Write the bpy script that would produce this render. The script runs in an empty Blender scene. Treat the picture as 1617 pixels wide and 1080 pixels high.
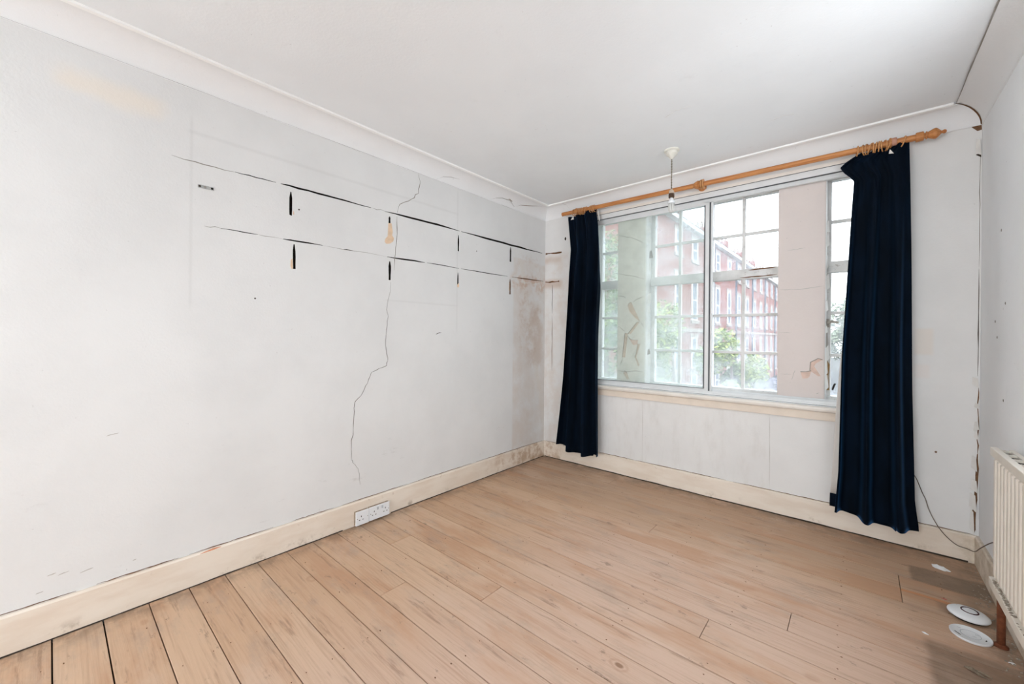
import bpy, bmesh, math, random
from mathutils import Vector, Matrix, geometry
random.seed(7)
SC = bpy.context.scene
COL = SC.collection
rnd = random.uniform

# ------------------------------------------------------------------ camera, world, sun, lights, exposure
W, H, LEN = 3.042, 2.6, 6.9          # room width, height, depth (window wall at y = 0, left wall at x = 0)
yaw, roll, FPX = -0.71325, 0.0088, 631.7
fwd = Vector((math.sin(yaw), math.cos(yaw), 0)); rgt = Vector((math.cos(yaw), -math.sin(yaw), 0)); up = Vector((0, 0, 1))
r2 = rgt * math.cos(roll) + up * math.sin(roll); u2 = -rgt * math.sin(roll) + up * math.cos(roll)
cam_d = bpy.data.cameras.new('camera'); cam = bpy.data.objects.new('camera', cam_d); COL.objects.link(cam)
cam_d.sensor_fit = 'HORIZONTAL'; cam_d.sensor_width = 36; cam_d.lens = FPX / 1617 * 36; cam_d.shift_y = -10.45 / 1617
cam_d.clip_start = 0.02; cam_d.clip_end = 400
mw = Matrix((r2, u2, -fwd)).transposed().to_4x4(); mw.translation = (2.519, -3.441, 1.2686); cam.matrix_world = mw
SC.camera = cam

world = bpy.data.worlds.new('overcast_sky'); SC.world = world; world.use_nodes = True
wn = world.node_tree.nodes; wn['Background'].inputs[0].default_value = (0.90, 0.95, 1.0, 1); wn['Background'].inputs[1].default_value = 4.6

def add_light(name, kind, energy, loc, direction, color=(1, 1, 1), **kw):
    d = bpy.data.lights.new(name, kind); d.energy = energy; d.color = color
    for k, v in kw.items(): setattr(d, k, v)
    o = bpy.data.objects.new(name, d); COL.objects.link(o); o.location = loc
    o.rotation_euler = Vector(direction).to_track_quat('-Z', 'Y').to_euler()
    return o
add_light('sun', 'SUN', 4.0, (-20, 0, 20), (0.60, 0.03, -0.80), (1, 0.95, 0.86), angle=0.02)
# area light added in an unseen window behind the camera to brighten the room
add_light('added_rear_light', 'AREA', 62, (1.45, -LEN - 0.02, 1.42), (0, 1, 0.10), (0.90, 0.955, 1.0), shape='RECTANGLE', size=2.2, size_y=1.9)
# weak area light added in the unseen right-wall window, also put in for light
add_light('added_side_light', 'AREA', 0.6, (W + 0.03, -1.86, 1.65), (-1, 0, 0.0), (0.90, 0.955, 1.0), shape='RECTANGLE', size=1.4, size_y=1.3)

vs = SC.view_settings
vs.view_transform = 'Standard'; vs.look = 'None'; vs.exposure = 0.0; vs.gamma = 1.0; vs.use_curve_mapping = False

# ------------------------------------------------------------------ material helper
def srgb(r, g, b):
    f = lambda c: c / 12.92 if c <= 0.04045 else ((c + 0.055) / 1.055) ** 2.4
    return (f(r / 255), f(g / 255), f(b / 255), 1)

class Mat:
    def __init__(s, name, rough=0.7, color=None, spec=0.3):
        s.m = bpy.data.materials.new(name); s.m.use_nodes = True; s.t = s.m.node_tree
        s.b = s.t.nodes['Principled BSDF']; s.b.inputs['Roughness'].default_value = rough
        s.b.inputs['Specular IOR Level'].default_value = spec
        s._pos = None
        if color: s.b.inputs['Base Color'].default_value = color
    def n(s, kind, **kw):
        o = s.t.nodes.new('ShaderNode' + kind)
        for k, v in kw.items(): setattr(o, k, v)
        return o
    def put(s, sock, v):
        if isinstance(v, bpy.types.NodeSocket): s.t.links.new(v, sock)
        else: sock.default_value = v
    def pos(s):
        if s._pos is None: s._pos = s.n('NewGeometry').outputs['Position']
        return s._pos
    def xyz(s, v=None):
        o = s.n('SeparateXYZ'); s.put(o.inputs[0], v or s.pos()); return o.outputs
    def vmul(s, v, k):
        o = s.n('VectorMath', operation='MULTIPLY'); s.put(o.inputs[0], v); o.inputs[1].default_value = k; return o.outputs[0]
    def vadd(s, a, b):
        o = s.n('VectorMath', operation='ADD'); s.put(o.inputs[0], a); s.put(o.inputs[1], b); return o.outputs[0]
    def noise(s, scale, detail=4, rough=0.55, vec=None, dist=0.0, color=False):
        o = s.n('TexNoise'); s.put(o.inputs['Vector'], vec or s.pos())
        o.inputs['Scale'].default_value = scale; o.inputs['Detail'].default_value = detail
        o.inputs['Roughness'].default_value = rough; o.inputs['Distortion'].default_value = dist
        return o.outputs['Color' if color else 'Fac']
    def ramp(s, f, lo, hi, smooth=True):
        o = s.n('MapRange'); o.interpolation_type = 'SMOOTHSTEP' if smooth else 'LINEAR'
        s.put(o.inputs[0], f); s.put(o.inputs[1], lo); s.put(o.inputs[2], hi); return o.outputs[0]
    def math(s, op, a, b=0.0):
        o = s.n('Math', operation=op); s.put(o.inputs[0], a); s.put(o.inputs[1], b); return o.outputs[0]
    def mul(s, *a):
        r = a[0]
        for q in a[1:]: r = s.math('MULTIPLY', r, q)
        return r
    def mix(s, f, a, b):
        o = s.n('Mix', data_type='RGBA'); s.put(o.inputs[0], f); s.put(o.inputs[6], a); s.put(o.inputs[7], b); return o.outputs[2]
    def band(s, v, lo, hi, soft):
        return s.mul(s.ramp(v, lo - soft, lo + soft), s.ramp(v, hi + soft, hi - soft))
    def box(s, a, a0, a1, b, b0, b1, soft): return s.mul(s.band(a, a0, a1, soft), s.band(b, b0, b1, soft))
    def color(s, c): s.put(s.b.inputs['Base Color'], c)
    def bump(s, h, strength=0.2, dist=0.01):
        o = s.n('Bump'); o.inputs['Strength'].default_value = strength; o.inputs['Distance'].default_value = dist
        s.put(o.inputs['Height'], h); s.t.links.new(o.outputs[0], s.b.inputs['Normal'])

def simple(name, rgb, rough=0.6, spec=0.3, var=0.0, scale=20, metal=0.0):
    m = Mat(name, rough, srgb(*rgb), spec)
    m.b.inputs['Metallic'].default_value = metal
    if var:
        c = srgb(*rgb); d = tuple(max(0, q * (1 - var)) for q in c[:3]) + (1,)
        m.color(m.mix(m.ramp(m.noise(scale), 0.35, 0.7), c, d))
    return m.m

def wall_mat(name, base, features=None, mottling=0.06):
    m = Mat(name, 0.85, None, 0.15)
    c = srgb(*base); d = tuple(q * (1 - mottling) for q in c[:3]) + (1,)
    col = m.mix(m.ramp(m.noise(1.7, 6, 0.6), 0.35, 0.68), c, d)
    col = m.mix(m.mul(m.ramp(m.noise(9, 6, 0.7), 0.60, 0.78), 0.35), col, tuple(q * 0.86 for q in c[:3]) + (1,))
    col = m.mix(m.mul(m.ramp(m.noise(42, 3, 0.6), 0.70, 0.78), 0.25), col, srgb(120, 110, 100))
    if features: col = features(m, col)
    m.color(col)
    m.bump(m.math('ADD', m.noise(5, 5), m.mul(m.noise(90, 2), 0.25)), 0.12, 0.02)
    return m.m

def feat_left(m, col):
    wob = m.noise(6, 5, 0.6, color=True); v = m.vadd(m.pos(), m.vmul(wob, (0.09, 0.09, 0.09)))
    x, y, z = m.xyz(v); x0, y0, z0 = m.xyz()
    # damp, unpainted plaster beside the corner
    n = m.noise(4.5, 6, 0.65)
    damp = m.box(y0, -0.515, 0.1, z, 0.1, 2.06, 0.012)
    col = m.mix(m.mul(damp, m.ramp(n, 0.25, 0.68), 0.55), col, srgb(212, 198, 186))
    diag = m.math('ADD', y, m.mul(z, 0.26))      # lighter swept streak through it
    col = m.mix(m.mul(damp, m.band(diag, 0.13, 0.19, 0.03), 0.5), col, srgb(222, 216, 208))
    brown = m.mul(m.box(y, -0.40, -0.04, z, 1.15, 2.10, 0.07), m.ramp(m.noise(7, 6, 0.7), 0.46, 0.66))
    col = m.mix(m.mul(brown, 0.5), col, srgb(196, 172, 154))
    col = m.mix(m.mul(m.box(y, -0.27, 0.0, z, 1.0, 1.6, 0.05), m.ramp(n, 0.42, 0.55), 0.4), col, srgb(196, 174, 158))
    # rust-tinged halo under the lower shelf groove
    col = m.mix(m.mul(m.box(y, -0.50, 0.1, z, 1.78, 1.90, 0.04), m.ramp(m.noise(14), 0.42, 0.6), 0.5), col, srgb(200, 162, 134))
    # faint cream filler patch high up on the left
    col = m.mix(m.mul(m.box(y, -3.38, -3.04, z, 2.33, 2.42, 0.04), 0.55), col, srgb(240, 228, 212))
    # ghost outlines of old shelves and paper seams
    for a in (m.mul(m.band(y0, -1.238, -1.224, 0.006), m.band(z0, 1.3, 2.46, 0.03)),
              m.mul(m.band(z0, 2.262, 2.278, 0.008), m.band(y0, -3.0, -1.23, 0.02)),
              m.mul(m.band(y0, -2.99, -2.978, 0.006), m.band(z0, 1.4, 2.34, 0.03)),
              m.mul(m.band(z0, 1.505, 1.515, 0.006), m.band(y0, -1.9, -1.24, 0.03))):
        col = m.mix(m.mul(a, 0.09), col, srgb(150, 148, 142))
    scuff = m.mul(m.ramp(m.noise(3, 7, 0.75, vec=m.vmul(m.pos(), (1, 1.2, 3.5))), 0.60, 0.72), m.ramp(z0, 0.9, 0.2))
    col = m.mix(m.mul(scuff, 0.30), col, srgb(150, 146, 140))
    return col

def feat_back(m, col):
    wob = m.noise(6, 5, 0.6, color=True); v = m.vadd(m.pos(), m.vmul(wob, (0.06, 0.06, 0.06)))
    x, y, z = m.xyz(v); x0, y0, z0 = m.xyz()
    n = m.noise(4, 6, 0.65)
    col = m.mix(m.mul(m.box(x, -0.1, 0.42, z, 0.1, 2.15, 0.05), m.ramp(n, 0.40, 0.62), 0.5), col, srgb(216, 203, 192))
    col = m.mix(m.mul(m.box(x, -0.1, 0.24, z, 1.80, 1.88, 0.03), 0.5), col, srgb(190, 156, 130))
    col = m.mix(m.mul(m.box(x, -0.1, 0.24, z, 2.06, 2.12, 0.03), 0.4), col, srgb(196, 168, 146))
    # bare pinkish paper rectangles right of the curtain
    col = m.mix(m.mul(m.box(x0, 2.78, 2.858, z0, 1.175, 1.33, 0.012), 0.35), col, srgb(232, 214, 196))
    col = m.mix(m.mul(m.box(x0, 2.78, 2.842, z0, 1.035, 1.115, 0.012), 0.25), col, srgb(232, 214, 204))
    under = m.mul(m.box(x0, 0.5, 2.03, z0, 0.1, 0.72, 0.02), m.ramp(m.noise(5, 6, 0.65, vec=m.vmul(m.pos(), (2.4, 1, 0.8))), 0.45, 0.72))
    col = m.mix(m.mul(under, 0.22), col, srgb(196, 190, 182))
    return col

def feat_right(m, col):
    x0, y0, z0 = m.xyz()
    return m.mix(m.mul(m.box(y0, -0.2, 0.1, z0, 0.1, 2.5, 0.10), 0.12), col, srgb(180, 172, 164))  # shading towards the window-wall corner, painted into the colour

M = {}
M['wall_left'] = wall_mat('old_white_plaster_with_damp', (229, 229, 228), feat_left)
M['wall_back'] = wall_mat('patched_white_plaster', (232, 231, 229), feat_back)
M['wall_right'] = wall_mat('grey_white_plaster', (246, 247, 248), feat_right, 0.04)
M['wall_rear'] = wall_mat('rear_plaster', (238, 238, 238))
M['ceiling'] = wall_mat('ceiling_paint', (245, 248, 250), None, 0.03)
M['cove'] = wall_mat('cove_paint', (240, 240, 240), None, 0.03)
M['ceil_mark'] = simple('ceiling_scuff', (226, 225, 223), 0.9, 0.1)
M['bead'] = simple('bead_gloss_white', (252, 252, 250), 0.45)
M['pier1'] = wall_mat('pier_paint_green_white', (229, 228, 220))
M['pier2'] = wall_mat('pier_paint_pink_white', (224, 214, 209))
M['plaster_pink'] = simple('bare_pink_plaster', (226, 200, 186), 0.9, 0.1, 0.15, 30)
M['plaster_cream'] = simple('bare_cream_plaster', (218, 198, 180), 0.9, 0.1, 0.2, 30)
M['filler_orange'] = simple('orange_filler', (234, 206, 176), 0.9, 0.1, 0.12, 30)
M['flake'] = simple('lifted_paint_flake', (226, 223, 218), 0.7, 0.2, 0.06, 30)
M['crack'] = simple('crack_dark', (70, 62, 55), 0.95, 0.05)
M['scuff'] = simple('wall_scuff', (190, 186, 180), 0.95, 0.05)
M['crack_mid'] = simple('crack_mid_grey', (112, 106, 100), 0.95, 0.05)
M['crack_soft'] = simple('crack_grey', (150, 145, 138), 0.95, 0.05)
M['crack_brown'] = simple('crack_brown', (128, 96, 72), 0.95, 0.05, 0.3, 60)
M['groove'] = simple('groove_dark', (38, 34, 31), 0.95, 0.05, 0.4, 60)  # near-black tone, mainly for the inside faces of grooves and slots
M['groove_brown'] = simple('groove_timber', (122, 88, 62), 0.95, 0.05, 0.4, 50)

def skirting_mat():
    m = Mat('cream_skirting_paint', 0.5, None, 0.3)
    x, y, z = m.xyz()
    c = m.mix(m.ramp(m.noise(3, 6, 0.6, vec=m.vmul(m.pos(), (1, 1, 4))), 0.35, 0.7), srgb(237, 226, 212), srgb(227, 212, 195))
    c = m.mix(m.mul(m.ramp(m.noise(8, 6, 0.7), 0.55, 0.7), m.ramp(z, 0.07, 0.0), 0.7), c, srgb(150, 128, 100))
    c = m.mix(m.mul(m.ramp(m.noise(9, 6, 0.7), 0.46, 0.62), m.ramp(y, -1.1, -0.4), m.ramp(x, 0.3, 0.1), 0.6), c, srgb(176, 138, 96))
    c = m.mix(m.mul(m.ramp(m.noise(22, 5, 0.7), 0.62, 0.72), m.ramp(z, 0.11, 0.16), 0.7), c, srgb(150, 116, 84))
    c = m.mix(m.mul(m.ramp(x, 2.9, 3.03), m.ramp(m.noise(7, 6, 0.7), 0.38, 0.6), 0.5), c, srgb(168, 148, 116))
    m.color(c); m.bump(m.noise(12, 5), 0.15, 0.01)
    return m.m
M['skirting'] = skirting_mat()

def plank_mat():
    m = Mat('sanded_pine_board', 0.55, None, 0.35)
    inf = m.n('ObjectInfo').outputs['Random']
    off = m.n('CombineXYZ'); m.put(off.inputs[0], m.mul(inf, 37.0)); m.put(off.inputs[1], m.mul(inf, 91.0)); m.put(off.inputs[2], m.mul(inf, 13.0))
    v = m.vadd(m.pos(), off.outputs[0]); x, y, z = m.xyz()
    # per-board tone
    col = m.mix(m.ramp(inf, 0.0, 1.0, False), srgb(210, 177, 148), srgb(200, 163, 132))
    # pinkish towards the middle of the floor, orange by the left wall (sanding reached different depth)
    big = m.noise(0.9, 4, 0.5)
    pink = m.mul(m.ramp(m.math('ADD', x, m.mul(big, 0.8)), 0.9, 2.0), m.ramp(y, -0.55, -1.2))
    col = m.mix(m.mul(pink, 0.7), col, srgb(208, 180, 163))
    old = m.ramp(m.math('ADD', y, m.mul(big, 0.5)), -0.75, -0.25)      # old varnish left under the window
    col = m.mix(m.mul(old, 0.55), col, srgb(176, 146, 122))
    # straight grain
    g = m.noise(3.0, 7, 0.66, vec=m.vmul(v, (0.5, 17, 1)), dist=0.9)
    col = m.mix(m.mul(m.ramp(g, 0.44, 0.74), 0.42), col, srgb(166, 128, 100))
    g2 = m.noise(7.0, 5, 0.65, vec=m.vmul(v, (0.9, 30, 1)))
    col = m.mix(m.mul(m.ramp(g2, 0.52, 0.8), 0.22), col, srgb(224, 200, 178))
    tone = m.noise(1.5, 5, 0.6, vec=m.vmul(v, (0.8, 3.0, 1)))
    col = m.mix(m.mul(m.ramp(tone, 0.48, 0.66), 0.7), col, srgb(190, 146, 114))
    tone2 = m.noise(2.3, 6, 0.65, vec=m.vadd(m.vmul(m.pos(), (0.7, 1.6, 1)), (11.0, 5.0, 0.0)))
    col = m.mix(m.mul(m.ramp(tone2, 0.52, 0.66), 0.5), col, srgb(208, 180, 158))
    # cathedral figure
    wv = m.n('TexWave'); wv.wave_type = 'BANDS'; wv.bands_direction = 'Y'
    m.put(wv.inputs['Vector'], m.vmul(v, (0.16, 1, 1))); wv.inputs['Scale'].default_value = 22; wv.inputs['Distortion'].default_value = 14
    wv.inputs['Detail'].default_value = 4; wv.inputs['Detail Scale'].default_value = 0.6
    col = m.mix(m.mul(m.ramp(wv.outputs['Fac'], 0.55, 1.0), m.ramp(m.noise(1.6, 3, 0.5, vec=v), 0.50, 0.66), 0.16), col, srgb(150, 108, 80))
    # grey weathering and grime smudges
    smud = m.noise(3.4, 7, 0.68, vec=m.vmul(m.pos(), (0.8, 1.9, 1)))
    col = m.mix(m.mul(m.ramp(smud, 0.50, 0.68), 0.45), col, srgb(168, 148, 132))
    streak = m.noise(4.0, 6, 0.7, vec=m.vmul(v, (0.6, 6.0, 1)))
    col = m.mix(m.mul(m.ramp(streak, 0.56, 0.69), 0.55), col, srgb(142, 112, 90))
    sp = m.noise(13, 6, 0.72, vec=m.vmul(v, (0.7, 1.5, 1)))
    col = m.mix(m.mul(m.ramp(sp, 0.61, 0.70), 0.58), col, srgb(122, 100, 84))
    # knots
    vo = m.n('TexVoronoi'); m.put(vo.inputs['Vector'], m.vmul(v, (0.62, 1, 0.01))); vo.inputs['Scale'].default_value = 4.2
    vo.inputs['Randomness'].default_value = 1.0
    kn = m.math('ADD', vo.outputs['Distance'], m.mul(m.noise(20, 2), 0.05))
    col = m.mix(m.mul(m.ramp(kn, 0.085, 0.055), 0.8), col, srgb(132, 96, 70))
    col = m.mix(m.mul(m.band(kn, 0.10, 0.13, 0.02), 0.3), col, srgb(158, 112, 80))
    # dark rectangles where furniture feet and a mat kept the old finish
    wob = m.vadd(m.pos(), m.vmul(m.noise(9, 4, color=True), (0.03, 0.03, 0))); wx, wy, wz = m.xyz(wob)
    d1 = m.box(wx, 2.755, 3.2, wy, -0.44, -0.255, 0.012)
    d2 = m.box(wx, 2.755, 3.2, wy, -1.5, -0.985, 0.02)
    d3 = m.box(wx, 2.83, 3.2, wy, -0.70, -0.60, 0.015)
    dn = m.ramp(m.noise(11, 6, 0.7), 0.25, 0.7)
    for d, k in ((d1, 0.72), (d2, 0.62), (d3, 0.5)):
        col = m.mix(m.mul(d, k, m.math('ADD', 0.65, m.mul(dn, 0.35))), col, srgb(112, 94, 78))
    col = m.mix(m.mul(m.box(wx, 2.70, 2.92, wy, -0.607, -0.585, 0.008), 0.7), col, srgb(206, 140, 92))
    # grime along the edges of the room
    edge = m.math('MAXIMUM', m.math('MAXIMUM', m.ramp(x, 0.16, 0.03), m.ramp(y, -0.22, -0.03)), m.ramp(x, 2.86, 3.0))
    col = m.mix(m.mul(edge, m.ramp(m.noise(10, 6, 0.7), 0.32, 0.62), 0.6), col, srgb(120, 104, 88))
    m.color(col)
    m.bump(m.math('ADD', g, m.mul(sp, 0.5)), 0.18, 0.006)
    m.put(m.b.inputs['Roughness'], m.math('ADD', 0.5, m.mul(smud, 0.25)))
    return m.m
M['plank'] = plank_mat()
M['subfloor'] = simple('dark_void', (48, 38, 30), 0.95, 0.05)

def peeled_paint():
    m = Mat('weathered_white_timber', 0.55, None, 0.3)
    c = m.mix(m.ramp(m.noise(8, 5), 0.4, 0.7), srgb(226, 226, 224), srgb(208, 208, 206))
    c = m.mix(m.mul(m.ramp(m.noise(26, 6, 0.75), 0.60, 0.68), 0.7), c, srgb(150, 142, 136))
    c = m.mix(m.mul(m.ramp(m.noise(15, 6, 0.75), 0.66, 0.70), 0.8), c, srgb(122, 96, 76))
    m.color(c); m.bump(m.noise(30, 5), 0.2, 0.01); return m.m
M['timber'] = peeled_paint()
M['alu'] = simple('white_aluminium', (226, 228, 228), 0.4, 0.5, 0.06, 12)
M['gasket'] = simple('dark_gasket', (92, 95, 98), 0.7)
M['sill'] = simple('cream_window_board', (236, 229, 220), 0.5, 0.3, 0.08, 9)
M['apron'] = simple('peach_cream_apron', (233, 220, 205), 0.55, 0.3, 0.08, 9)

def hazy_dirty_glass(name, dirt_haze, tint, col, noise_amt=0.5):  # dust film that also stands in for the washed-out haze of the view
    m = Mat(name); t = m.t; t.nodes.remove(m.b)
    out = t.nodes['Material Output']
    tr = m.n('BsdfTransparent'); tr.inputs[0].default_value = tint
    tl = m.n('BsdfTranslucent'); tl.inputs[0].default_value = col
    df = m.n('BsdfDiffuse'); df.inputs[0].default_value = col
    gl = m.n('BsdfGlossy'); gl.inputs['Roughness'].default_value = 0.03
    ad = m.n('MixShader'); ad.inputs[0].default_value = 0.3
    t.links.new(tl.outputs[0], ad.inputs[1]); t.links.new(df.outputs[0], ad.inputs[2])
    x, y, z = m.xyz()
    low = m.ramp(z, 1.25, 0.8)
    f = m.math('ADD', dirt_haze * (1 - noise_amt), m.mul(m.ramp(m.noise(7, 6, 0.65), 0.35, 0.75), dirt_haze * 2 * noise_amt))
    f = m.math('ADD', f, m.mul(low, dirt_haze * 0.45))
    mx = m.n('MixShader'); m.put(mx.inputs[0], f); t.links.new(tr.outputs[0], mx.inputs[1]); t.links.new(ad.outputs[0], mx.inputs[2])
    m2 = m.n('MixShader'); m2.inputs[0].default_value = 0.006; t.links.new(mx.outputs[0], m2.inputs[1]); t.links.new(gl.outputs[0], m2.inputs[2])
    t.links.new(m2.outputs[0], out.inputs[0]); return m.m
M['pane'] = hazy_dirty_glass('dusty_haze_window_glass', 0.20, (0.97, 0.98, 0.98, 1), (0.84, 0.88, 0.95, 1))
M['pane2'] = hazy_dirty_glass('greenish_dusty_haze_glass', 0.17, (0.965, 0.985, 0.975, 1), (0.86, 0.92, 0.92, 1), 0.25)

def velvet():
    m = Mat('navy_velvet', 0.85, None, 0.1)
    c = m.mix(m.ramp(m.noise(9, 5, 0.6, vec=m.vmul(m.pos(), (1.5, 1.5, 0.4))), 0.3, 0.7), (0.0005, 0.0026, 0.0062, 1), (0.0009, 0.0055, 0.0145, 1))
    m.color(c)
    m.b.inputs['Sheen Weight'].default_value = 0.6; m.b.inputs['Sheen Roughness'].default_value = 0.25
    m.b.inputs['Sheen Tint'].default_value = (0.03, 0.17, 0.42, 1)
    m.bump(m.noise(160, 2), 0.15, 0.002); return m.m
M['velvet'] = velvet()
M['lining'] = simple('cream_lining', (226, 222, 216), 0.9, 0.1, 0.05, 15)
def pine_pole():
    m = Mat('orange_pine', 0.4, None, 0.4)
    g = m.noise(5, 5, 0.6, vec=m.vmul(m.pos(), (1, 25, 25)))
    m.color(m.mix(m.ramp(g, 0.35, 0.7), srgb(206, 142, 84), srgb(176, 108, 58))); return m.m
M['pine'] = pine_pole()
M['ring'] = simple('ring_pine', (214, 156, 100), 0.4, 0.4, 0.3, 90)
M['white_plastic'] = simple('white_plastic', (234, 236, 238), 0.35, 0.5)
M['socket_box'] = simple('dusty_back_box', (168, 148, 128), 0.8, 0.2, 0.3, 60)
M['cream_plastic'] = simple('aged_white_plastic', (228, 226, 216), 0.45, 0.4)
M['dark'] = simple('dark_plastic', (38, 32, 28), 0.5)
M['brown_bakelite'] = simple('brown_bakelite', (70, 48, 30), 0.4, 0.5)
M['beige_cap'] = simple('beige_cap', (196, 178, 160), 0.5)
M['flex'] = simple('twisted_flex', (130, 122, 108), 0.8)
def bulb_mat():
    m = Mat('frosted_tube', 0.25, srgb(240, 240, 236), 0.5); m.b.inputs['Transmission Weight'].default_value = 0.25; return m.m
M['tube'] = bulb_mat()
M['radiator'] = simple('cream_radiator_enamel', (236, 228, 216), 0.4, 0.45, 0.05, 14)
M['rust'] = simple('rust_brown_pipe', (120, 70, 46), 0.7, 0.2, 0.35, 60)
M['maroon'] = simple('maroon_ring', (70, 40, 44), 0.5)
M['grey_print'] = simple('grey_print', (186, 190, 194), 0.5)
M['paper'] = simple('white_tissue', (236, 236, 236), 0.9, 0.1)
M['dust'] = simple('grey_dust', (172, 160, 146), 1.0, 0.0, 0.4, 80)
M['splinter'] = simple('weathered_splinter', (150, 134, 116), 0.9, 0.1, 0.4, 60)
M['steel'] = simple('dull_zinc', (176, 176, 174), 0.4, 0.5, 0.2, 60, 0.6)
M['cable'] = simple('brown_cable', (112, 98, 86), 0.7)

# ------------------------------------------------------------------ mesh helpers
WL = {}                                            # world location of every object's origin
class MB:
    def __init__(s): s.v = []; s.f = []
    def add(s, vs, fs):
        o = len(s.v); s.v += [tuple(q) for q in vs]; s.f += [tuple(i + o for i in f) for f in fs]; return s
    def box(s, x0, x1, y0, y1, z0, z1):
        return s.add([(x0, y0, z0), (x1, y0, z0), (x1, y1, z0), (x0, y1, z0), (x0, y0, z1), (x1, y0, z1), (x1, y1, z1), (x0, y1, z1)],
                     [(0, 3, 2, 1), (4, 5, 6, 7), (0, 1, 5, 4), (1, 2, 6, 5), (2, 3, 7, 6), (3, 0, 4, 7)])
    def tube(s, path, r, n=10, caps=True):
        path = [Vector(p) for p in path]; rs = r if isinstance(r, (list, tuple)) else [r] * len(path)
        rings = []; ref = None
        for i, p in enumerate(path):
            t = (path[min(i + 1, len(path) - 1)] - path[max(i - 1, 0)]).normalized()
            if ref is None: ref = t.orthogonal().normalized()
            ref = (ref - t * ref.dot(t)).normalized(); b = t.cross(ref)
            rings.append([p + (ref * math.cos(2 * math.pi * k / n) + b * math.sin(2 * math.pi * k / n)) * rs[i] for k in range(n)])
        vs = [q for rg in rings for q in rg]; fs = []
        for i in range(len(path) - 1):
            for k in range(n):
                a, b_ = i * n + k, i * n + (k + 1) % n; fs.append((a, b_, b_ + n, a + n))
        if caps: fs += [tuple(range(n - 1, -1, -1)), tuple(range((len(path) - 1) * n, len(path) * n))]
        return s.add(vs, fs)
    def lathe(s, prof, c, axis='Z', n=32):          # prof: (radius, height) pairs
        vs = []; fs = []
        for r, h in prof:
            for k in range(n):
                a = 2 * math.pi * k / n; p = (r * math.cos(a), r * math.sin(a), h)
                if axis == 'X': p = (p[2], p[0], p[1])
                if axis == 'Y': p = (p[0], p[2], p[1])
                vs.append(Vector(c) + Vector(p))
        for i in range(len(prof) - 1):
            for k in range(n):
                a, b = i * n + k, i * n + (k + 1) % n; fs.append((a, b, b + n, a + n))
        fs += [tuple(range(n - 1, -1, -1)), tuple(range((len(prof) - 1) * n, len(prof) * n))]
        return s.add(vs, fs)
    def torus(s, c, R_, r_, nrm, n=20, k=8):
        nrm = Vector(nrm).normalized(); a = nrm.orthogonal().normalized(); b = nrm.cross(a); vs = []; fs = []
        for i in range(n):
            d = a * math.cos(2 * math.pi * i / n) + b * math.sin(2 * math.pi * i / n)
            for j in range(k):
                t = 2 * math.pi * j / k; vs.append(Vector(c) + d * (R_ + r_ * math.cos(t)) + nrm * (r_ * math.sin(t)))
        for i in range(n):
            for j in range(k):
                fs.append((i * k + j, ((i + 1) % n) * k + j, ((i + 1) % n) * k + (j + 1) % k, i * k + (j + 1) % k))
        return s.add(vs, fs)
    def prism(s, poly, to3, d0, d1):                # poly of 2-D points; to3(a, b, depth)
        n = len(poly)
        return s.add([to3(a, b, d0) for a, b in poly] + [to3(a, b, d1) for a, b in poly],
                     [tuple(range(n - 1, -1, -1)), tuple(range(n, 2 * n))] + [(i, (i + 1) % n, n + (i + 1) % n, n + i) for i in range(n)])
    def build(s, name, mat, parent=None, smooth=False, bevel=0, recalc=True, origin=None):
        vs = s.v
        lo = [min(p[i] for p in vs) for i in range(3)]; hi = [max(p[i] for p in vs) for i in range(3)]
        c = Vector(origin) if origin else Vector(((lo[0] + hi[0]) / 2, (lo[1] + hi[1]) / 2, lo[2]))
        me = bpy.data.meshes.new(name); me.from_pydata([tuple(Vector(p) - c) for p in vs], [], s.f)
        if recalc or bevel:
            bm = bmesh.new(); bm.from_mesh(me); bmesh.ops.recalc_face_normals(bm, faces=bm.faces)
            if bevel: bmesh.ops.bevel(bm, geom=list(bm.edges), offset=bevel, segments=2, affect='EDGES', profile=0.6)
            bm.to_mesh(me); bm.free()
        if smooth:
            for p in me.polygons: p.use_smooth = True
        me.materials.append(mat)
        o = bpy.data.objects.new(name, me); COL.objects.link(o)
        WL[o.name] = c.copy()
        if parent: o.parent = parent; o.location = c - WL[parent.name]
        else: o.location = c
        return o
def box(name, mat, b, parent=None, bevel=0): return MB().box(*b).build(name, mat, parent, bevel=bevel)
def tag(o, label, cat=None, group=None, kind=None):
    o['label'] = label
    if cat: o['category'] = cat
    if group: o['group'] = group
    if kind: o['kind'] = kind
    return o
def empty(name, loc, label, cat, group=None, kind=None):
    o = bpy.data.objects.new(name, None); COL.objects.link(o); o.location = loc; o.empty_display_size = 0.05
    WL[o.name] = Vector(loc); return tag(o, label, cat, group, kind)
def sharp_smooth(o, ang=40):
    bm = bmesh.new(); bm.from_mesh(o.data)
    for e in bm.edges:
        e.smooth = not (len(e.link_faces) == 2 and e.calc_face_angle(0) > math.radians(ang))
    for f in bm.faces: f.smooth = True
    bm.to_mesh(o.data); bm.free(); return o
toL = lambda a, b, d: (d, a, b)        # left wall: (y, z), depth along x
toB = lambda a, b, d: (a, d, b)        # window wall: (x, z), depth along y
toR = lambda a, b, d: (W + d, a, b)
toF = lambda a, b, d: (a, b, d)
toC = lambda a, b, d: (a, b, H + d)

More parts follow.
